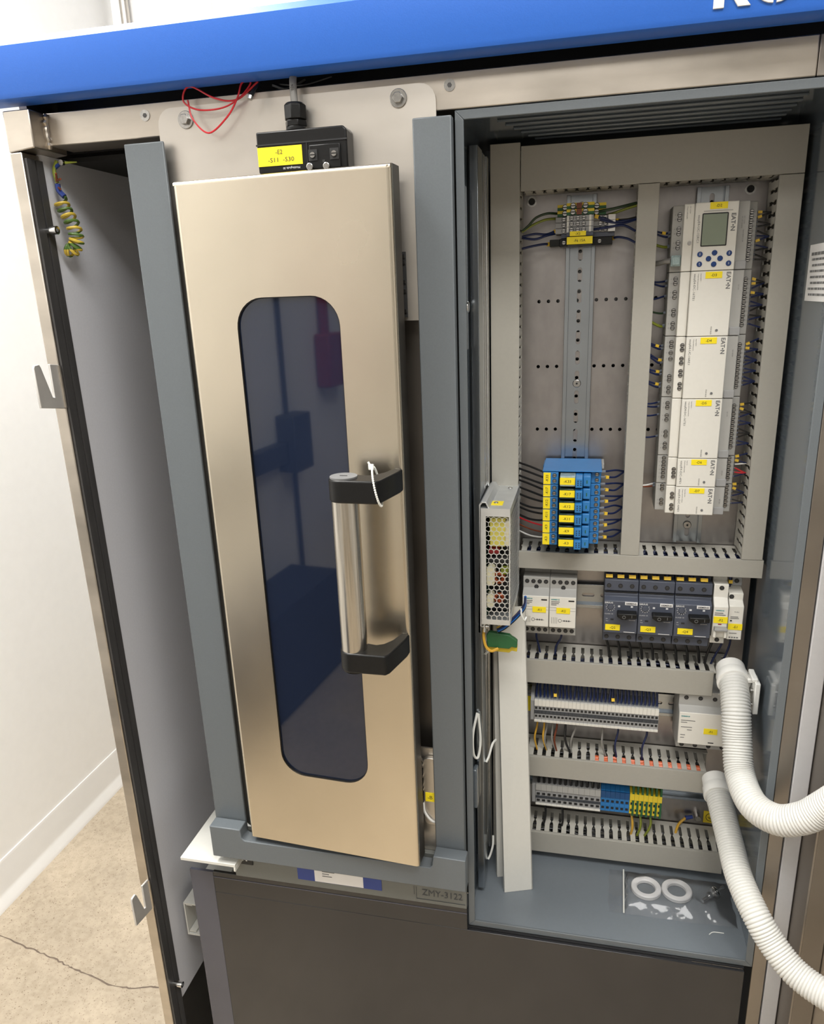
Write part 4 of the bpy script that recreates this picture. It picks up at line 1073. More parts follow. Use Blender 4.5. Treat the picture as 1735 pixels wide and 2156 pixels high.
# ------------------------------------------------------------------ wires of the control modules
def mod_wires(tagn, zs, mats, dest_pitch=0.0124):
    for k, z in enumerate(zs):
        m = mats[k % len(mats)]
        slot = round((z - 0.098) / dest_pitch) * dest_pitch + 0.098
        cname = {'wblue': 'dark blue', 'wblack': 'black', 'wred': 'thin red', 'wwhite': 'white'}[m]
        wire('module_wire', cname + ' wire at the right of module ' + tagn + ', ' + nth(k) + ' from the top',
             [(0.1749, 0.9700, z), (0.1790, 0.9690, z), (0.1850, 0.9680, (z + slot) / 2), (0.1912, 0.9680, slot)], 0.0010, m, 'module wires at the right',
             markers=((0.42,) if (k in (0, 1) or rw.random() < 0.08) else ()), ends=0.0035)
mod_wires('-D2', span(0.0742, 0.0243, 11), ['wblack', 'wblack', 'wblack', 'wblack', 'wblack', 'wblue', 'wblue', 'wblue'])
mod_wires('-D3', span(0.0033, -0.0466, 11), ['wblack', 'wblack', 'wblue', 'wblue', 'wblue', 'wblue', 'wblue'])
mod_wires('-D4', span(-0.0690, -0.1170, 11), ['wblue'])
mod_wires('-D5', span(-0.1400, -0.1895, 11), ['wblack', 'wblack', 'wblack', 'wblue', 'wblue', 'wblue'])
mod_wires('-D6', span(-0.2034, -0.2288, 6), ['wblue', 'wblue', 'wwhite', 'wred', 'wred', 'wblue'])
mod_wires('-D7', span(-0.2387, -0.2634, 6), ['wblack', 'wblue', 'wblack', 'wblue'])
LWR = [('-D2', 0.058, 0.060, 'wblue', 'dark blue, upper', (0.5,)), ('-D2', 0.054, 0.0575, 'wblue', 'dark blue, lower', ()), ('-D2', 0.0430, 0.0455, 'wgy', 'yellow green', ()),
       ('-D3', 0.0050, 0.0040, 'wblue', 'dark blue, upper', ()), ('-D3', -0.0005, 0.0030, 'wblue', 'dark blue, second', ()), ('-D3', -0.0120, -0.0160, 'wblue', 'dark blue, third', ()), ('-D3', -0.0310, -0.0290, 'wgreen', 'dark green', ()), ('-D3', -0.0460, -0.0400, 'wgy', 'yellow green', ()),
       ('-D4', -0.0690, -0.0650, 'wblue', 'dark blue, first', (0.55,)), ('-D4', -0.0725, -0.0665, 'wblue', 'dark blue, second', ()), ('-D4', -0.0850, -0.0770, 'wblue', 'dark blue, third', (0.3,)), ('-D4', -0.0890, -0.0790, 'wblue', 'dark blue, fourth', ()),
       ('-D4', -0.0990, -0.0960, 'wblue', 'dark blue, fifth', (0.4,)), ('-D4', -0.1030, -0.0980, 'wblue', 'dark blue, sixth', ()), ('-D4', -0.1140, -0.1100, 'wblue', 'dark blue, seventh', (0.4,)), ('-D4', -0.1180, -0.1120, 'wblue', 'dark blue, eighth', ()),
       ('-D5', -0.1370, -0.1385, 'wblue', 'dark blue, upper', ()), ('-D5', -0.1420, -0.1410, 'wblue', 'dark blue, second', ()), ('-D5', -0.1520, -0.1530, 'wblue', 'dark blue, third', ()), ('-D5', -0.1790, -0.1800, 'wblue', 'dark blue, lowest', ()),
       ('-D7', -0.2400, -0.2420, 'wwhite', 'white', ()), ('-D7', -0.2430, -0.2430, 'wbrown', 'brown', ())]
for tg, za, zb, m, nm, mk in LWR:
    wire('module_wire', nm + ' wire at the left of module ' + tg, [(0.0855, 0.9720, za), (0.0810, 0.9710, za - 0.001), (0.0740, 0.9680, (za + zb) / 2 - 0.001), (0.0672, 0.9660, zb)],
         0.0011 if m != 'wgy' else 0.0016, m, 'module wires at the left', markers=mk, ends=0.003)
wire('network_cable', 'grey network cable with ribbed boot at the left of module -D2', [(0.0862, 0.9530, 0.0260), (0.0800, 0.9560, 0.0258), (0.0740, 0.9600, 0.0245), (0.0672, 0.9640, 0.0235)], 0.0030, 'wgrey', cat='cable')

# ------------------------------------------------------------------ row A: contactors, breakers
def profile(name, t, x0, x1, prof, m, bevel=0.0008):
    return MB().prism(prof, 'x', x0, x1).build(name, m, t, bevel=bevel)
for i, nm in enumerate(('-K1', '-K2')):
    x0 = -0.0778 + i * 0.0354; x1 = x0 + 0.0350
    t = thing('contactor', 'white four-pole contactor tagged ' + nm + ' on the breaker rail', 'contactor', ((x0 + x1) / 2, 0.96, -0.448))
    profile('housing', t, x0, x1, [(0.9915, -0.3600), (0.9640, -0.3600), (0.9640, -0.3650), (0.9450, -0.3650), (0.9450, -0.3805), (0.9320, -0.3870), (0.9320, -0.4305), (0.9450, -0.4330), (0.9450, -0.4475), (0.9640, -0.4480), (0.9915, -0.4480)], 'mgrey')
    MB().box(x0 + 0.0004, x1 - 0.0004, 0.9312, 0.9325, -0.4305, -0.3868).build('front_plate', 'white', t, bevel=0.0005)
    for k in range(4):
        for z in (-0.3712, -0.4412):
            instance('screw_hole', HOLE, (x0 + 0.0052 + 0.0083 * k, 0.9448, z), t)
    instance('screw_hole', HOLE, (x0 + 0.0176, 0.9445, -0.3787), t)
    MB().text('SIEMENS', 0.0017, (x0 + 0.0080, 0.9309, -0.3905), fit=0.0110).build('maker_lettering', 'teal', t, smooth=False, recalc=False)
    b = MB()
    for z, wd in ((-0.3932, 0.011), (-0.3955, 0.010), (-0.3976, 0.007)):
        b.box(x0 + 0.0026, x0 + 0.0026 + wd, 0.9309, 0.9313, z - 0.0009, z)
    for z in (-0.4020, -0.4060):
        b.box(x0 + 0.0006, x1 - 0.0006, 0.9310, 0.9313, z - 0.0002, z)
    for k in range(4):
        xx = x0 + 0.0035 + 0.0022 * k
        b.box(xx, xx + 0.0004, 0.9309, 0.9313, -0.4250, -0.4160)
    b.plate(circ(x0 + 0.0145, -0.4205, 0.0024, 10), [circ(x0 + 0.0145, -0.4205, 0.0019, 10)], 'y', 0.9309, 0.9313)
    b.box(x0 + 0.0170, x0 + 0.0290, 0.9309, 0.9313, -0.4208, -0.4204)
    for k in range(3):
        b.box(x0 + 0.019 + .003 * k, x0 + 0.021 + .003 * k, 0.9309, 0.9313, -0.4215, -0.4195)
    b.build('printed_diagram', 'gink', t)
    MB().box(x0 + 0.0250, x0 + 0.0325, 0.9308, 0.9314, -0.3925, -0.3908).build('indicator_slot', 'ink', t)
    lx = x0 + (0.0136 if i == 0 else 0.0096)
    tag(t, lx, lx + 0.0178, -0.4098, -0.4018, 0.9308, nm, 0.0033)
QX = (0.0281, 0.0714, 0.1160)
QW = (0.0430, 0.0443, 0.0450)
for i, nm in enumerate(('-Q2', '-Q3', '-Q4')):
    x0, wd = QX[i], QW[i]; x1 = x0 + wd - 0.0004
    t = thing('motor_breaker', 'slate grey motor breaker with black rotary knob tagged ' + nm, 'breaker', ((x0 + x1) / 2, 0.96, -0.449))
    profile('housing', t, x0, x1, [(0.9915, -0.3580), (0.9560, -0.3580), (0.9560, -0.3625), (0.9410, -0.3625), (0.9410, -0.3775), (0.9450, -0.3782), (0.9450, -0.3800), (0.9405, -0.3805), (0.9405, -0.3850), (0.9320, -0.3885), (0.9320, -0.4335), (0.9405, -0.4345), (0.9405, -0.4490), (0.9600, -0.4495), (0.9915, -0.4495)], 'slate')
    MB().box(x0 + 0.0010, x1 - 0.0010, 0.9400, 0.9412, -0.3795, -0.3785).build('shadow_gap', 'ink', t)
    for k in range(3):
        instance('screw_hole', HOLE, (x0 + 0.0055 + 0.0145 * k, 0.9408, -0.3705), t)
        instance('screw_hole', HOLE, (x0 + 0.0050 + 0.0145 * k, 0.9403, -0.4430), t)
    MB().text('SIRIUS', 0.0022, (x0 + 0.0060, 0.9316, -0.3908), fit=0.0105).build('series_lettering', 'wink', t, smooth=False, recalc=False)
    p = MB().box(x0 + 0.0262, x0 + 0.0417, 0.9312, 0.9322, -0.3930, -0.3888).build('maker_plate', 'paper', t)
    MB().text('SIEMENS', 0.0022, (x0 + 0.0340, 0.9310, -0.3909), fit=0.0130).build('lettering', 'ink', p, smooth=False, recalc=False)
    d = MB().cyl((x0 + 0.0082, -0.3970), 'y', 0.0036, 0.9305, 0.9325, 18).build('setting_dial', 'slate', t, bevel=0.0004)
    b = MB()
    for k in range(9):
        a = math.radians(150 + 30 * k)
        b.add([(x0 + 0.0082 + r_ * math.cos(a + w_), 0.9316, -0.3970 + r_ * math.sin(a + w_)) for r_, w_ in ((0.0044, -.06), (0.0058, -.06), (0.0058, .06), (0.0044, .06))], [(0, 1, 2, 3)])
    b.text('CLASS 10', 0.0014, (x0 + 0.0065, 0.9316, -0.4065), fit=0.0105)
    b.text('Off', 0.0013, (x0 + 0.0040, 0.9316, -0.4135)).text('Test', 0.0013, (x0 + 0.0045, 0.9316, -0.4165))
    b.box(x0 + 0.0175, x0 + 0.0203, 0.9314, 0.9317, -0.3965, -0.3942).box(x0 + 0.0335, x0 + 0.0363, 0.9314, 0.9317, -0.3965, -0.3942)
    b.box(x0 + 0.0320, x0 + 0.0400, 0.9314, 0.9317, -0.4145, -0.4140).box(x0 + 0.0260, x0 + 0.0400, 0.9314, 0.9317, -0.4318, -0.4310)
    b.build('printed_marks', 'wink', t, smooth=False)
    MB().box(x0 + 0.0088, x0 + 0.0128, 0.9314, 0.9322, -0.4150, -0.4135).build('test_slot', 'ink', t)
    b = MB().prism([(x0 + 0.0165, -0.4005), (x0 + 0.0165, -0.4052), (x0 + 0.0225, -0.4092), (x0 + 0.0280, -0.4092), (x0 + 0.0320, -0.4072), (x0 + 0.0412, -0.4072), (x0 + 0.0412, -0.4005)], 'y', 0.9190, 0.9322)
    k_ = b.build('rotary_knob', 'black', t, bevel=0.0012)
    MB().plate(circ(x0 + 0.0250, -0.4050, 0.0022, 14), [circ(x0 + 0.0250, -0.4050, 0.0016, 14)], 'y', 0.9187, 0.9191).box(x0 + 0.0345, x0 + 0.0350, 0.9187, 0.9191, -0.4058, -0.4020).build('knob_marks', 'gink', k_)
    lx = x0 + 0.0025 + 0.0012 * i
    tag(t, lx, lx + 0.0187, -0.4296, -0.4214, 0.9316, nm, 0.0034)
    for k in range(3):
        x = x0 + 0.0055 + 0.0145 * k
        wire('breaker_wire', 'dark wire with yellow marker on top of breaker ' + nm + ', ' + ('left', 'middle', 'right')[k] + ' pole', [(x, 0.9500, -0.3640), (x, 0.9490, -0.3590), (x, 0.956, -0.3520), (x, 0.968, -0.345)], 0.0030, 'wblue', 'wires above the motor breakers', markers=(0.30,))
        x = x0 + 0.0050 + 0.0145 * k
        wire('breaker_wire', 'black wire under breaker ' + nm + ', ' + ('left', 'middle', 'right')[k] + ' pole', [(x, 0.962, -0.4490), (x + 0.001, 0.962, -0.458), (x + 0.004, 0.964, -0.470), (x + 0.006, 0.966, -0.4865)], 0.0018, 'wblack', 'wires below the motor breakers')
t = thing('circuit_breaker', 'slim white circuit breaker tagged -F2 right of the slate breakers', 'breaker', (0.1707, 0.96, -0.4445))
profile('housing', t, 0.1626, 0.1799, [(0.9915, -0.3560), (0.9560, -0.3560), (0.9560, -0.3620), (0.9420, -0.3625), (0.9420, -0.3800), (0.9310, -0.3885), (0.9310, -0.4300), (0.9420, -0.4340), (0.9420, -0.4440), (0.9915, -0.4445)], 'white')
instance('screw_hole', HOLE, (0.1716, 0.9418, -0.3672), t)
instance('screw_hole', HOLE, (0.1712, 0.9418, -0.4390), t)
MB().text('SIEMENS', 0.0015, (0.1700, 0.9307, -0.3935), fit=0.010).build('maker_lettering', 'teal', t, smooth=False, recalc=False)
MB().box(0.1640, 0.1740, 0.9306, 0.9311, -0.3975, -0.3966).box(0.1640, 0.1770, 0.9306, 0.9311, -0.4000, -0.3991).build('printed_lines', 'gink', t)
tag(t, 0.1630, 0.1798, -0.4105, -0.4020, 0.9307, '-F2', 0.0034)
MB().box(0.1690, 0.1730, 0.9306, 0.9312, -0.4130, -0.4118).build('indicator', 'redfire', t)
MB().box(0.1640, 0.1795, 0.9220, 0.9312, -0.4185, -0.4150).build('toggle', 'lgrey', t, bevel=0.0008)
MB().box(0.1632, 0.1668, 0.9250, 0.9315, -0.4290, -0.4195).box(0.1760, 0.1796, 0.9250, 0.9315, -0.4290, -0.4195).build('toggle_guard', 'white', t, bevel=0.001)
t = thing('timer_relay', 'slim pale timer relay tagged -E1 beside the breaker -F2', 'relay', (0.1910, 0.96, -0.4345))
profile('housing', t, 0.1812, 0.1985, [(0.9915, -0.3620), (0.9640, -0.3620), (0.9640, -0.3720), (0.9440, -0.3745), (0.9440, -0.3835), (0.9340, -0.3880), (0.9340, -0.4340), (0.9915, -0.4345)], 'white')
MB().box(0.1860, 0.1985, 0.9600, 0.9640, -0.3700, -0.3570).build('top_clamp', 'lgrey', t, bevel=0.0006)
instance('screw_hole', HOLE, (0.1845, 0.9438, -0.3790), t)
instance('screw_hole', HOLE, (0.1918, 0.9598, -0.3635), t)
b = MB()
b.text('finder', 0.0018, (0.1905, 0.9338, -0.3955))
for z, wd in ((-0.4020, .009), (-0.4040, .010), (-0.4245, 0.009)):
    b.box(0.1835, 0.1835 + wd, 0.9336, 0.9341, z - 0.0007, z)
for k in range(4):
    b.box(0.1835 + .003 * k, 0.1855 + .003 * k, 0.9336, 0.9341, -0.4315, -0.4300)
b.build('printed_text', 'gink', t, smooth=False)
MB().box(0.1832, 0.1855, 0.9335, 0.9342, -0.4085, -0.4070).build('indicator_lamp', 'ink', t)
tag(t, 0.1815, 0.1984, -0.4200, -0.4118, 0.9338, '-E1', 0.0034)
wire('breaker_wire', 'dark blue wire below the timer relay -E1', [(0.1905, 0.965, -0.4345), (0.1915, 0.962, -0.450), (0.1880, 0.962, -0.468), (0.1830, 0.966, -0.4870)], 0.0013, 'wblue')
wire('breaker_wire', 'dark blue wire below and left of timer relay -E1', [(0.1825, 0.968, -0.4345), (0.1815, 0.962, -0.452), (0.1750, 0.962, -0.470), (0.1705, 0.966, -0.4870)], 0.0013, 'wblue')
wire('breaker_wire', 'black wire below the circuit breaker -F2 with marker', [(0.1700, 0.965, -0.4445), (0.1690, 0.964, -0.455), (0.1650, 0.964, -0.470), (0.1625, 0.966, -0.4870)], 0.0016, 'wblack', markers=(0.2,))
wire('breaker_wire', 'dark blue wire with yellow marker above timer relay -E1', [(0.1840, 0.962, -0.372), (0.1840, 0.958, -0.364), (0.1838, 0.962, -0.354), (0.1835, 0.968, -0.345)], 0.0016, 'wblue', markers=(0.35,))
wire('contactor_wire', 'dark blue wire below contactor -K1', [(-0.060, 0.962, -0.448), (-0.0605, 0.962, -0.460), (-0.058, 0.964, -0.472), (-0.055, 0.966, -0.487)], 0.0015, 'wblue')
wire('contactor_wire', 'dark blue wire with yellow marker below contactor -K2', [(-0.026, 0.962, -0.448), (-0.027, 0.962, -0.460), (-0.033, 0.964, -0.474), (-0.0345, 0.966, -0.487)], 0.0015, 'wblue', markers=(0.12,))

# ------------------------------------------------------------------ row B: 32 slim grey terminals
TP = 0.00525
x0 = -0.0609
t0 = thing('slim_terminal', 'slim grey terminal, ' + nth(0) + ' from the left in the upper terminal row', 'terminal', (x0 + TP / 2, 0.965, -0.590), 'slim terminals in the upper row')
a, c_ = x0 + 0.0001, x0 + TP - 0.0001
MB().prism([(0.9915, -0.538), (0.9800, -0.538), (0.9760, -0.5485), (0.9500, -0.5508), (0.9470, -0.5600), (0.9470, -0.5840), (0.9650, -0.5900), (0.9700, -0.6000), (0.9915, -0.6000)], 'x', a, c_).build('housing', 'lgrey', t0)
MB().box(a, c_, 0.9455, 0.9490, -0.5598, -0.5508).build('marker', 'white', t0, label='white marker strip')
MB().box(a + 0.0009, c_ - 0.0009, 0.9463, 0.9472, -0.5652, -0.5622).build('contact_hole', 'ink', t0)
MB().box(a + 0.0009, c_ - 0.0009, 0.9463, 0.9472, -0.5778, -0.5748).build('contact_hole', 'ink', t0)
MB().box(a, c_, 0.9466, 0.9472, -0.5728, -0.5672).build('groove', 'trunk', t0)
MB().box(a, c_, 0.9450, 0.9480, -0.5850, -0.5822).build('lower_marker', 'white', t0, label='white lower edge strip')
for i in range(1, 32):
    dup(t0, (TP * i, 0, 0), 'slim grey terminal, ' + nth(i) + ' from the left in the upper terminal row')
t = thing('terminal_end_plate', 'grey end plate left of the upper terminal row', 'plate', (-0.0637, 0.965, -0.590))
MB().prism([(0.9915, -0.535), (0.9650, -0.5420), (0.9480, -0.5530), (0.9480, -0.5840), (0.9650, -0.5900), (0.9915, -0.6000)], 'x', -0.0664, -0.0612).build('plate', 'lgrey', t, bevel=0.0004)
tag(t, -0.0745, -0.0668, -0.582, -0.558, 0.968, '', None)
rt = random.Random(21)
for i in range(32):
    x = x0 + TP * (i + 0.5)
    wire('terminal_wire', 'dark blue wire above the upper terminal row, ' + nth(i) + ' from the left', [(x, 0.9535, -0.5512), (x + rt.uniform(-.0006, .0006), 0.9520, -0.5440), (x + rt.uniform(-.0012, .0012), 0.958, -0.531), (x + rt.uniform(-.003, .003), 0.968, -0.5175)],
         0.0015, 'wblue', 'wires above the upper terminal row', markers=((0.35,) if i in (5, 20) else ()), seg=4, ends=0.003)
for i, (x, xe, m, nm) in enumerate(((-0.058, -0.057, 'wyellow', 'yellow'), (-0.048, -0.043, 'wyellow', 'second yellow'), (-0.044, -0.0425, 'wgrey', 'pale grey'), (-0.036, -0.030, 'wgrey', 'second pale grey'), (-0.030, -0.029, 'wbrown', 'brown'),
                                   (-0.018, -0.010, 'wblack', 'black looping'), (-0.004, -0.008, 'wgrey', 'third pale grey'), (0.034, 0.040, 'wgrey', 'last pale grey'), (0.055, 0.055, 'wblue', 'dark blue'), (0.094, 0.090, 'wblue', 'second dark blue'))):
    wire('terminal_wire', nm + ' wire hanging below the upper terminal row', [(x, 0.966, -0.5895), (x + 0.0005, 0.961, -0.600), ((x + xe) / 2 - 0.003, 0.956, -0.618), (xe, 0.960, -0.640)], 0.0014 if m != 'wblack' else 0.0018, m, 'wires below the upper terminal row')

# row C: grey, blue and green-yellow terminals
def term_c(label, x, pw, hm, mk, grp):
    t = thing('rail_terminal', label, 'terminal', (x + pw / 2, 0.965, -0.735), grp)
    a, c_ = x + 0.0001, x + pw - 0.0001
    pr = [(0.9915, -0.672), (0.9800, -0.674), (0.9740, -0.6880), (0.9520, -0.6920), (0.9510, -0.7260), (0.9660, -0.7330), (0.9720, -0.7420), (0.9915, -0.7420)]
    MB().prism(pr, 'x', a, c_).build('housing', hm, t)
    MB().box(a, c_, 0.9498, 0.9530, -0.7025, -0.6922).build('marker', mk, t)
    for z in (-0.7090, -0.7200):
        MB().box(a + pw * 0.2, c_ - pw * 0.2, 0.9503, 0.9513, z - 0.0016, z + 0.0016).build('contact_hole', 'ink', t)
    MB().box(a, c_, 0.9506, 0.9512, -0.7165, -0.7125).build('groove', 'trunk' if hm == 'lgrey' else hm, t)
    if hm == 'lgrey':
        MB().box(a, c_, 0.9495, 0.9520, -0.7275, -0.7250).build('lower_marker', 'white', t)
    return t
tg = term_c('grey rail terminal, ' + nth(0) + ' from the left in the lower terminal row', -0.0575, 0.00775, 'lgrey', 'mgrey', 'grey terminals in the lower row')
for i in range(1, 12):
    dup(tg, (0.00775 * i, 0, 0), 'grey rail terminal, ' + nth(i) + ' from the left in the lower terminal row')
tb = term_c('blue rail terminal, ' + nth(0) + ' of the blue ones in the lower row', 0.0356, 0.0067, 'rblue', 'tblue', 'blue terminals in the lower row')
for i in range(1, 6):
    dup(tb, (0.0067 * i, 0, 0), 'blue rail terminal, ' + nth(i) + ' of the blue ones in the lower row')
ty = term_c('green and yellow earth terminal, ' + nth(0) + ' from the left beside the blue ones', 0.0760, 0.0063, 'tyellow', 'tyellow', 'earth terminals in the lower row')
MB().box(0.0760 + 0.0034, 0.0760 + 0.0061, 0.9500, 0.9515, -0.7260, -0.6700).box(0.0760 + 0.0034, 0.0760 + 0.0061, 0.9512, 0.9665, -0.7300, -0.6860).build('green_stripe', 'tgreen', ty)
for i in range(1, 7):
    dup(ty, (0.0063 * i, 0, 0), 'green and yellow earth terminal, ' + nth(i) + ' from the left beside the blue ones')
t = thing('terminal_end_plate', 'grey end plate left of the lower terminal row', 'plate', (-0.0605, 0.965, -0.735))
MB().prism([(0.9915, -0.680), (0.9520, -0.6940), (0.9520, -0.7250), (0.9915, -0.7350)], 'x', -0.0630, -0.0578).build('plate', 'lgrey', t, bevel=0.0004)
for i in range(12):
    x = -0.0575 + 0.00775 * (i + 0.5)
    wire('terminal_wire', 'black wire above the lower terminal row, ' + nth(i) + ' from the left', [(x, 0.9555, -0.6930), (x, 0.954, -0.6850), (x + rt.uniform(-.001, .001), 0.968, -0.669)], 0.0022, 'wblack', 'wires above the lower terminal row', seg=3)
for i, (x, xe, m, nm) in enumerate(((0.080, 0.081, 'wyellow', 'yellow'), (0.092, 0.090, 'wgy', 'yellow green'), (0.106, 0.100, 'wgy', 'second yellow green'), (-0.045, -0.046, 'wblack', 'black'), (-0.02, -0.019, 'wblack', 'second black'))):
    wire('terminal_wire', nm + ' wire hanging below the lower terminal row', [(x, 0.967, -0.7325), (x + 0.002, 0.960, -0.745), ((x + xe) / 2 + 0.002, 0.958, -0.757), (xe, 0.961, -0.7705)], 0.0017, m, 'wires below the lower terminal row')
o = thing('earth_stud', 'yellow wire with a blue crimp lug bolted to the plate, lower right', 'wire', (0.16, 0.995, -0.76))
MB().tube(smooth_path([(0.1440, 0.972, -0.772), (0.1500, 0.985, -0.762), (0.1600, 0.992, -0.7545)], 6), 0.0019, 8).build('cable', 'wyellow', o)
MB().tube([(0.1600, 0.992, -0.7545), (0.1700, 0.994, -0.7525)], [0.0032, 0.0026], 10).build('crimp_sleeve', 'tape', o)
MB().cyl((0.1765, -0.7525), 'y', 0.0045, 0.990, 1.0, 14).build('stud', 'screw', o)
o = MB().box(0.1860, 0.2060, 0.9992, 0.9998, -0.7640, -0.7440).build('earth_sticker', 'tyellow', label='yellow earth symbol sticker on the plate, lower right', cat='sticker')
MB().plate(circ(0.196, -0.754, 0.0070, 20), [circ(0.196, -0.754, 0.0062, 20)], 'y', 0.9989, 0.9993).box(0.1956, 0.1964, 0.9989, 0.9993, -0.754, -0.7495).box(0.192, 0.200, 0.9989, 0.9993, -0.7548, -0.754).box(0.1935, 0.1985, 0.9989, 0.9993, -0.7568, -0.756).build('symbol', 'ink', o)

# residual current breaker behind the upper hose
t = thing('residual_breaker', 'wide white residual current breaker partly behind the upper hose', 'breaker', (0.155, 0.96, -0.603))
xa, xb = 0.1312, 0.1980
profile('housing', t, xa, xb, [(0.9915, -0.5140), (0.9560, -0.5150), (0.9430, -0.5170), (0.9430, -0.5380), (0.9320, -0.5440), (0.9320, -0.5905), (0.9430, -0.5925), (0.9430, -0.6030), (0.9915, -0.6040)], 'mgrey')
MB().box(xa + 0.0006, xb - 0.0006, 0.9312, 0.9325, -0.5900, -0.5425).build('front_plate', 'white', t, bevel=0.0006)
for k in range(4):
    instance('screw_hole', HOLE, (0.1402 + 0.0180 * k, 0.9428, -0.5265), t)
    instance('screw_hole', HOLE, (0.1388 + 0.0172 * k, 0.9428, -0.5985), t)
MB().text('SIEMENS', 0.0018, (0.1395, 0.9309, -0.5480), fit=0.011).build('maker_lettering', 'teal', t, smooth=False, recalc=False)
b = MB()
for xx, z, wd in ((0.1340, -0.5540, 0.018), (0.1340, -0.5570, 0.008), (0.1345, -0.5640, 0.014), (0.1345, -0.5760, 0.006), (0.1345, -0.5800, 0.005), (0.1425, -0.5680, 0.006)):
    b.box(xx, xx + wd, 0.9309, 0.9313, z - 0.0008, z)
b.build('printed_lines', 'gink', t)
tag(t, 0.1635, 0.1805, -0.5725, -0.5643, 0.9310, '-F1', 0.0033)
MB().box(0.1700, 0.1770, 0.9308, 0.9314, -0.5862, -0.5850).build('slot', 'ink', t)

# ------------------------------------------------------------------ perforated power supply on the left wall
PX0, PX1, PY0, PY1, PZ0, PZ1 = -0.1183, -0.0838, 0.830, 0.950, -0.3850, -0.2390
ps = thing('power_supply', 'silver perforated metal power supply hanging on the left enclosure wall', 'power supply', (-0.10, 0.89, PZ0))
def honeycomb(b, u0, u1, v0, v1, s, gap, put, thick_put):
    """hexagon mesh filling u0..u1, v0..v1: each cell is a ring between an outer and an inner hexagon"""
    cols = int((v1 - v0) / (s * 1.5)) + 1
    hh = s * math.sqrt(3)
    for c in range(cols):
        v = v0 + s + c * 1.5 * s
        off = hh / 2 if c % 2 else 0
        k = 0
        while True:
            u = u0 + hh / 2 + off + k * hh
            if u > u1 - hh * 0.35 or v > v1 - s * 0.8: break
            ro, ri = s * 1.001, s - gap
            vo = [put(u + ro * math.sin(math.radians(60 * i)), v + ro * math.cos(math.radians(60 * i))) for i in range(6)]
            vi = [put(u + ri * math.sin(math.radians(60 * i)), v + ri * math.cos(math.radians(60 * i))) for i in range(6)]
            vb = [thick_put(p) for p in vi]
            b.add(vo + vi + vb, [(i, (i + 1) % 6, 6 + (i + 1) % 6, 6 + i) for i in range(6)] + [(6 + i, 6 + (i + 1) % 6, 12 + (i + 1) % 6, 12 + i) for i in range(6)])
            k += 1
b = MB()
s_ = 0.00375
honeycomb(b, PX0 + 0.0055, PX1 + 0.0012, PZ0 + 0.0050, PZ1 - 0.0075, s_, 0.00055, lambda u, v: (u, PY0, v), lambda p: (p[0], p[1] + 0.0009, p[2]))
b.box(PX0, PX0 + 0.0060, PY0 + 0.0001, PY0 + 0.0010, PZ0 + 0.0065, PZ1 - 0.0095).box(PX1 - 0.0015, PX1, PY0 + 0.0001, PY0 + 0.001, PZ0 + 0.0065, PZ1 - 0.0095)
b.box(PX0 + 0.0002, PX1 - 0.0002, PY0 - 0.0001, PY0 + 0.001, PZ1 - 0.0095, PZ1 + 0.0001).box(PX0 + 0.0002, PX1 - 0.0002, PY0 - 0.0001, PY0 + 0.001, PZ0 - 0.0001, PZ0 + 0.0065)
b.build('front_grille', 'psu', ps, label='honeycomb grille', smooth=False)
b = MB()
honeycomb(b, PY0 + 0.001, PY1, PZ0 + 0.0050, PZ1 - 0.0075, s_, 0.00055, lambda u, v: (PX1, u, v), lambda p: (p[0] - 0.00015, p[1], p[2]))
b.box(PX1 - 0.001, PX1 - 0.0001, PY0 + 0.0012, PY1 - 0.0012, PZ1 - 0.0095, PZ1 - 0.0014).box(PX1 - 0.001, PX1 - 0.0001, PY0 + 0.0012, PY1 - 0.0012, PZ0 + 0.0012, PZ0 + 0.0065).box(PX1 - 0.001, PX1 - 0.0001, PY0 + 0.0012, PY0 + 0.0018, PZ0 + 0.0065, PZ1 - 0.0095).box(PX1 - 0.001, PX1 - 0.0001, PY1 - 0.004, PY1 - 0.0012, PZ0 + 0.0065, PZ1 - 0.0095)
b.build('side_grille', 'psu', ps, label='honeycomb side grille', smooth=False)
b = MB().box(PX0, PX1, PY0 + 0.0011, PY1, PZ1 - 0.0012, PZ1).box(PX0, PX0 + 0.001, PY0 + 0.0011, PY1 - 0.001, PZ0 + 0.001, PZ1 - 0.0012).box(PX0, PX1, PY1 - 0.001, PY1, PZ0 + 0.001, PZ1 - 0.0012).box(PX0, PX1, PY0 + 0.0011, PY1, PZ0, PZ0 + 0.001)
b.build('case', 'psu', ps)
MB().prism([(PX0 - 0.0035, PZ0 - 0.012), (PX0 - 0.002, PZ0 - 0.012), (PX0 - 0.002, PZ1 + 0.004), (PX0 + 0.001, PZ1 + 0.0075), (PX0 + 0.0065, PZ1 + 0.0075), (PX0 + 0.0105, PZ1), (PX0 + 0.0085, PZ1), (PX0 + 0.0055, PZ1 + 0.006), (PX0 + 0.002, PZ1 + 0.006), (PX0 - 0.0005, PZ1 + 0.003), (PX0 - 0.0005, PZ0 - 0.004), (PX0 - 0.0035, PZ0 - 0.004)], 'y', PY0 + 0.001, PY1 - 0.02).build('mounting_flange', 'psu', ps, bevel=0.0003)
MB().box(-0.1115, -0.0945, 0.845, 0.862, PZ1 + 0.0001, PZ1 + 0.0005).build('label', 'yellow', ps, label='yellow label on top')
for x, y in ((-0.103, 0.853), (-0.0935, 0.925)):
    MB().cyl((x, y), 'z', 0.0028, PZ1, PZ1 + 0.0016, 12).build('case_screw', 'screw', ps, bevel=0.0004)
MB().box(-0.116, -0.114, 0.834, 0.945, PZ0 + 0.003, PZ1 - 0.004).build('circuit_board', 'pcb', ps)
MB().box(-0.1090, -0.0905, 0.838, 0.865, -0.2880, -0.2520).build('transformer', 'trafo', ps, bevel=0.0015)
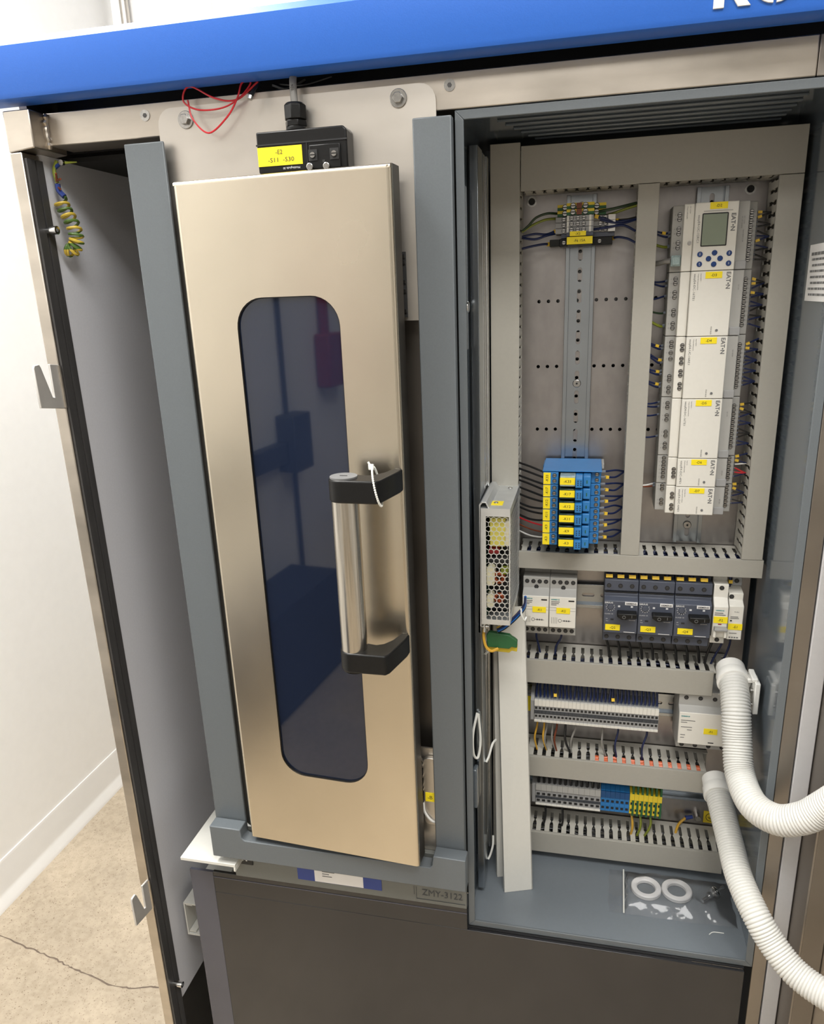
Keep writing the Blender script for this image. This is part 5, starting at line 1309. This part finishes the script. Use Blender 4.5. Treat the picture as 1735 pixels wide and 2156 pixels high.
MB().box(-0.0905, -0.0862, 0.838, 0.862, -0.2860, -0.2560).build('transformer_core', 'cream', ps)
MB().cyl((0.848, -0.2955), 'x', 0.0055, -0.1105, -0.0985, 14).build('capacitor', 'redfire', ps)
MB().cyl((0.852, -0.310), 'x', 0.0070, -0.1120, -0.0880, 14).build('capacitor', 'ink', ps)
MB().prism(rrect(-0.1125, -0.1030, -0.3370, -0.3120, 0.004), 'y', 0.836, 0.85).build('glue_blob', 'cream', ps)
MB().prism(rrect(-0.1125, -0.1045, -0.3660, -0.3480, 0.004), 'y', 0.836, 0.85).build('glue_blob', 'cream', ps)
MB().tube([V((-0.0985, 0.842, -0.3285)) + V((0.0055 * math.cos(a * math.pi / 8), 0.001 * (a % 2), 0.0055 * math.sin(a * math.pi / 8))) for a in range(16)], 0.0028, 8, True).build('choke_coil', 'copper', ps)
MB().tube([V((-0.0985, 0.842, -0.3545)) + V((0.0045 * math.cos(a * math.pi / 8), 0.001 * (a % 2), 0.0045 * math.sin(a * math.pi / 8))) for a in range(16)], 0.0025, 8, True).build('choke_coil', 'copper', ps)
MB().box(-0.096, -0.088, 0.84, 0.86, -0.3230, -0.3150).build('film_capacitor', 'wgy', ps)
MB().box(-0.112, -0.0855, 0.862, 0.94, PZ0 + 0.006, PZ1 - 0.012).build('inner_parts', 'dark', ps)
b = MB().cyl((0.838, PZ0 - 0.007), 'x', 0.0016, PX0 - 0.0045, PX0 + 0.008, 10).cyl((0.838, PZ0 - 0.007), 'x', 0.003, PX0 + 0.0045, PX0 + 0.0065, 10)
b.build('fixing_screw', 'screw', ps)
MB().box(PX0 + 0.0018, PX0 + 0.0034, 0.834, 0.842, PZ0 - 0.013, PZ0).build('tab', 'psu', ps)
for i, (m, nm, dy, e) in enumerate((('wlblue', 'light blue', 0.0, 0.0), ('wblack', 'black', 0.006, -0.004), ('wblue', 'dark blue', -0.004, 0.0035), ('wyellow', 'yellow', 0.002, 0.002))):
    wire('supply_wire', nm + ' wire curving out under the perforated power supply', [(-0.1000, 0.842 + dy, -0.3985 + e), (-0.0920, 0.85 + dy, -0.3960 + e), (-0.0800, 0.868 + dy, -0.3900 + e), (-0.0715, 0.885 + dy, -0.3830 + e), (-0.072, 0.91, -0.380)], 0.0019 if i < 2 else 0.0014, m, 'wires under the power supply', markers=((0.08,) if i == 3 else ()))
loop('cable_tie', 'white cable tie around the wires below the power supply', [(-0.0745, 0.872, -0.3800), (-0.0735, 0.870, -0.3880), (-0.0700, 0.872, -0.3960), (-0.0680, 0.876, -0.3930)], 0.0013)
# green earth terminal
t = thing('green_terminal', 'dark green and yellow earth terminal under the power supply', 'terminal', (-0.098, 0.86, -0.43))
pg = [(-0.1135, -0.4235), (-0.0865, -0.4245), (-0.0835, -0.4215), (-0.0770, -0.4225), (-0.0765, -0.4135), (-0.0800, -0.4105), (-0.0835, -0.4085), (-0.0860, -0.4060), (-0.1120, -0.4030), (-0.1150, -0.4080)]
MB().prism(pg, 'y', 0.846, 0.853).build('front_half', 'tgreen', t, bevel=0.0008)
pg2 = [(x - 0.0005, z - 0.0090) for x, z in pg]
MB().prism(pg2, 'y', 0.8535, 0.859).build('rear_half', 'tyellow', t, bevel=0.0008)
wire('supply_wire', 'yellow wire looping round the left end of the green terminal', [(-0.1160, 0.852, -0.3930), (-0.1180, 0.844, -0.4050), (-0.1150, 0.840, -0.4190), (-0.1080, 0.8395, -0.4255), (-0.1000, 0.844, -0.4235)], 0.0018, 'wyellow')

# ------------------------------------------------------------------ loose duct covers leaning in the corner
def strip(label, bl, br, tl, tr):
    bl, br, tl, tr = V(bl), V(br), V(tl), V(tr)
    nrm = (br - bl).cross(tl - bl).normalized()
    if nrm.y > 0: nrm = -nrm
    d = -nrm * 0.0018
    b = MB()
    b.add([bl, br, tr, tl, bl + d, br + d, tr + d, tl + d], [(0, 1, 2, 3), (4, 7, 6, 5), (0, 4, 5, 1), (1, 5, 6, 2), (2, 6, 7, 3), (3, 7, 4, 0)])
    ex = (br - bl).normalized() * 0.0014
    for p, q, s in ((bl, tl, 1), (br, tr, -1)):
        a = [p, p + ex * s, q + ex * s, q]
        b.add(a + [x - nrm * 0.008 for x in a], [(0, 1, 2, 3), (4, 7, 6, 5), (0, 4, 5, 1), (1, 5, 6, 2), (2, 6, 7, 3), (3, 7, 4, 0)])
    t = thing('duct_cover', label, 'cover', bl)
    b.build('channel', 'strip', t)
strip('pale grey loose duct cover leaning in front, its foot on the enclosure floor', (-0.0938, 0.8625, -0.8150), (-0.0552, 0.8760, -0.8150), (-0.1095, 0.915, -0.3990), (-0.0725, 0.918, -0.3970))
strip('pale grey loose duct cover standing partly hidden behind the other one', (-0.1075, 0.8900, -0.8150), (-0.0710, 0.902, -0.8150), (-0.1165, 0.929, -0.4200), (-0.0800, 0.930, -0.4200))

# ------------------------------------------------------------------ corrugated hoses
def hose(label, pts, r, cdir, seat):
    path = smooth_path(pts, 26)
    L = [0.0]
    for i in range(1, len(path)): L.append(L[-1] + (path[i] - path[i - 1]).length)
    N = int(L[-1] / 0.0036) * 5
    fine = []; rs = []
    j = 0
    for k in range(N + 1):
        s = L[-1] * k / N
        while j < len(L) - 2 and L[j + 1] < s: j += 1
        t = (s - L[j]) / max(L[j + 1] - L[j], 1e-9)
        fine.append(path[j].lerp(path[j + 1], min(max(t, 0), 1)))
        rs.append(r * (0.915, 0.975, 1.0, 1.0, 0.975)[k % 5])
    t = thing('corrugated_hose', label, 'hose', pts[0])
    MB().tube(fine, rs, 28).build('hose_tube', 'hose', t)
    # collar at the duct end
    a = fine[0]; d = (fine[6] - fine[0]).normalized()
    cp = [a - d * 0.004, a - d * 0.003, a + d * 0.010, a + d * 0.011, a + d * 0.013, a + d * 0.022, a + d * 0.0225, a + d * 0.026, a + d * 0.0265]
    MB().tube(cp, [r * 0.9, r * 1.02, r * 1.05, r * 1.05, r * 1.13, r * 1.10, r * 1.16, r * 1.15, r * 1.02], 32).build('hose_fitting', 'hosew', t)
    return t, a, d
H1 = [(0.1880, 0.925, -0.4720), (0.1880, 0.897, -0.4785), (0.1880, 0.872, -0.4990), (0.1893, 0.855, -0.5314), (0.1908, 0.830, -0.5608), (0.1986, 0.790, -0.5720), (0.2192, 0.765, -0.5706), (0.2411, 0.752, -0.5549), (0.2573, 0.745, -0.5341), (0.2778, 0.730, -0.4968), (0.3071, 0.71, -0.446), (0.38, 0.66, -0.40), (0.47, 0.58, -0.55), (0.50, 0.48, -1.0), (0.47, 0.42, -1.395)]
H2 = [(0.1835, 0.930, -0.6420), (0.1848, 0.905, -0.6490), (0.1865, 0.885, -0.6543), (0.1915, 0.840, -0.6718), (0.1962, 0.800, -0.6860), (0.2085, 0.764, -0.7020), (0.2246, 0.745, -0.7224), (0.2453, 0.725, -0.7383), (0.2711, 0.705, -0.7424), (0.3071, 0.68, -0.7371), (0.3461, 0.65, -0.7172), (0.42, 0.58, -0.745), (0.45, 0.50, -1.0), (0.40, 0.44, -1.40)]
t, a, d = hose('upper white corrugated hose bending out to the right of the enclosure', H1, 0.0172, None, None)
MB().box(0.2030, 0.2100, 0.895, 0.915, -0.4735, -0.4680).box(0.2090, 0.2150, 0.880, 0.905, -0.5080, -0.4660).box(0.2060, 0.2125, 0.885, 0.912, -0.4665, -0.4620).build('clamp_bracket', 'hosew', t, label='white clamp with screws', bevel=0.001)
for z in (-0.4800, -0.4990):
    MB().cyl((0.889, z), 'x', 0.003, 0.2055, 0.209, 10).build('clamp_screw', 'screw', t)
hose('lower white corrugated hose leaving the enclosure towards the bottom right', H2, 0.0162, None, None)

# ------------------------------------------------------------------ zip bag with rings and bolt on the enclosure floor
FLZ = EZ0 + T
b = MB()
nx, ny = 44, 24
c00, c10, c01, c11 = V((0.0485, 0.8534, 0)), V((0.2150, 0.8557, 0)), V((0.0516, 0.9350, 0)), V((0.2140, 0.9360, 0))
rb = random.Random(4)
from mathutils import noise as mn
vs = []
for j in range(ny + 1):
    for i in range(nx + 1):
        u, v = i / nx, j / ny
        p = (c00 * (1 - u) + c10 * u) * (1 - v) + (c01 * (1 - u) + c11 * u) * v
        edge = min(u, 1 - u, v * 0.8, (1 - v)) * 6
        bulge = min(1, edge) * (0.0105 if u > 0.14 else 0.001)
        wr = (mn.noise(V((p.x * 60, p.y * 90, 1.3))) * 0.0016 + abs(mn.noise(V((p.x * 130 + 5, p.y * 70, 4.1)))) * 0.0022) * min(1, edge)
        if u > 0.17: wr += 0.004 * max(0, mn.noise(V((p.x * 28, p.y * 55, 9.0)))) * (0.4 + v)
        z = FLZ + 0.0008 + bulge + wr
        vs.append((p.x + (0.0025 * mn.noise(V((v * 6, u * 2, 0)))), p.y + 0.002 * mn.noise(V((u * 7, v, 3))), z))
n1 = nx + 1
b.add(vs, [(j * n1 + i, j * n1 + i + 1, (j + 1) * n1 + i + 1, (j + 1) * n1 + i) for j in range(ny) for i in range(nx)])
zb = thing('zip_bag', 'clear zip bag lying on the enclosure floor with rings and bolt inside', 'bag', (0.13, 0.895, FLZ))
b.build('bag_film', 'film_clear', zb, recalc=False)
zp = [((c00 * (1 - v) + c01 * v) * (1 - 0.125) + (c10 * (1 - v) + c11 * v) * 0.125) for v in (0.0, 0.5, 1.0)]
MB().tube([(p.x, p.y, FLZ + 0.0030) for p in zp], 0.0011, 6).build('zip_strip', 'tiewhite', zb, label='white zip seal')
def ring(label, x, y):
    b = MB(); R, r = 0.0165, 0.0042
    pr_ = [(0.0205, 0.001), (0.0205, 0.0055), (0.0195, 0.0065), (0.0140, 0.0065), (0.0125, 0.005), (0.0125, 0.0008), (0.0140, 0.0), (0.0195, 0.0)]
    n = 36
    vs = [(x + q[0] * math.cos(2 * math.pi * k / n), y + q[0] * math.sin(2 * math.pi * k / n), FLZ + q[1]) for k in range(n) for q in pr_]
    m_ = len(pr_)
    b.add(vs, [(k * m_ + i, k * m_ + (i + 1) % m_, ((k + 1) % n) * m_ + (i + 1) % m_, ((k + 1) % n) * m_ + i) for k in range(n) for i in range(m_)])
    b.build('nylon_ring', 'ring', label=label, cat='ring')
ring('milky white nylon ring in the bag, the one nearer the zip', 0.1015, 0.9040)
ring('milky white nylon ring in the bag, between ring and bolt', 0.1430, 0.9065)
bo = thing('bolt', 'steel bolt with washers inside the clear bag', 'bolt', (0.193, 0.910, FLZ))
p0, p1 = V((0.1750, 0.8920, FLZ + 0.0045)), V((0.2065, 0.9230, FLZ + 0.0055))
ax = (p1 - p0).normalized()
MB().tube([p0, p1], 0.0028, 12).build('shank', 'chrome', bo)
MB().tube([p0 + ax * 0.013, p0 + ax * 0.019], 0.0054, 6).build('nut', 'chrome', bo)
for s in (0.0225, 0.0265):
    MB().tube([p0 + ax * s, p0 + ax * (s + 0.0016)], 0.0085, 20).build('washer', 'chrome', bo)
wire('thread_scrap', 'white scrap of thread on the enclosure floor beside the bag', [(0.1770, 0.8390, FLZ + 0.0008), (0.1830, 0.8440, FLZ + 0.0008), (0.1960, 0.8445, FLZ + 0.0008)], 0.0006, 'tiewhite', cat='thread')
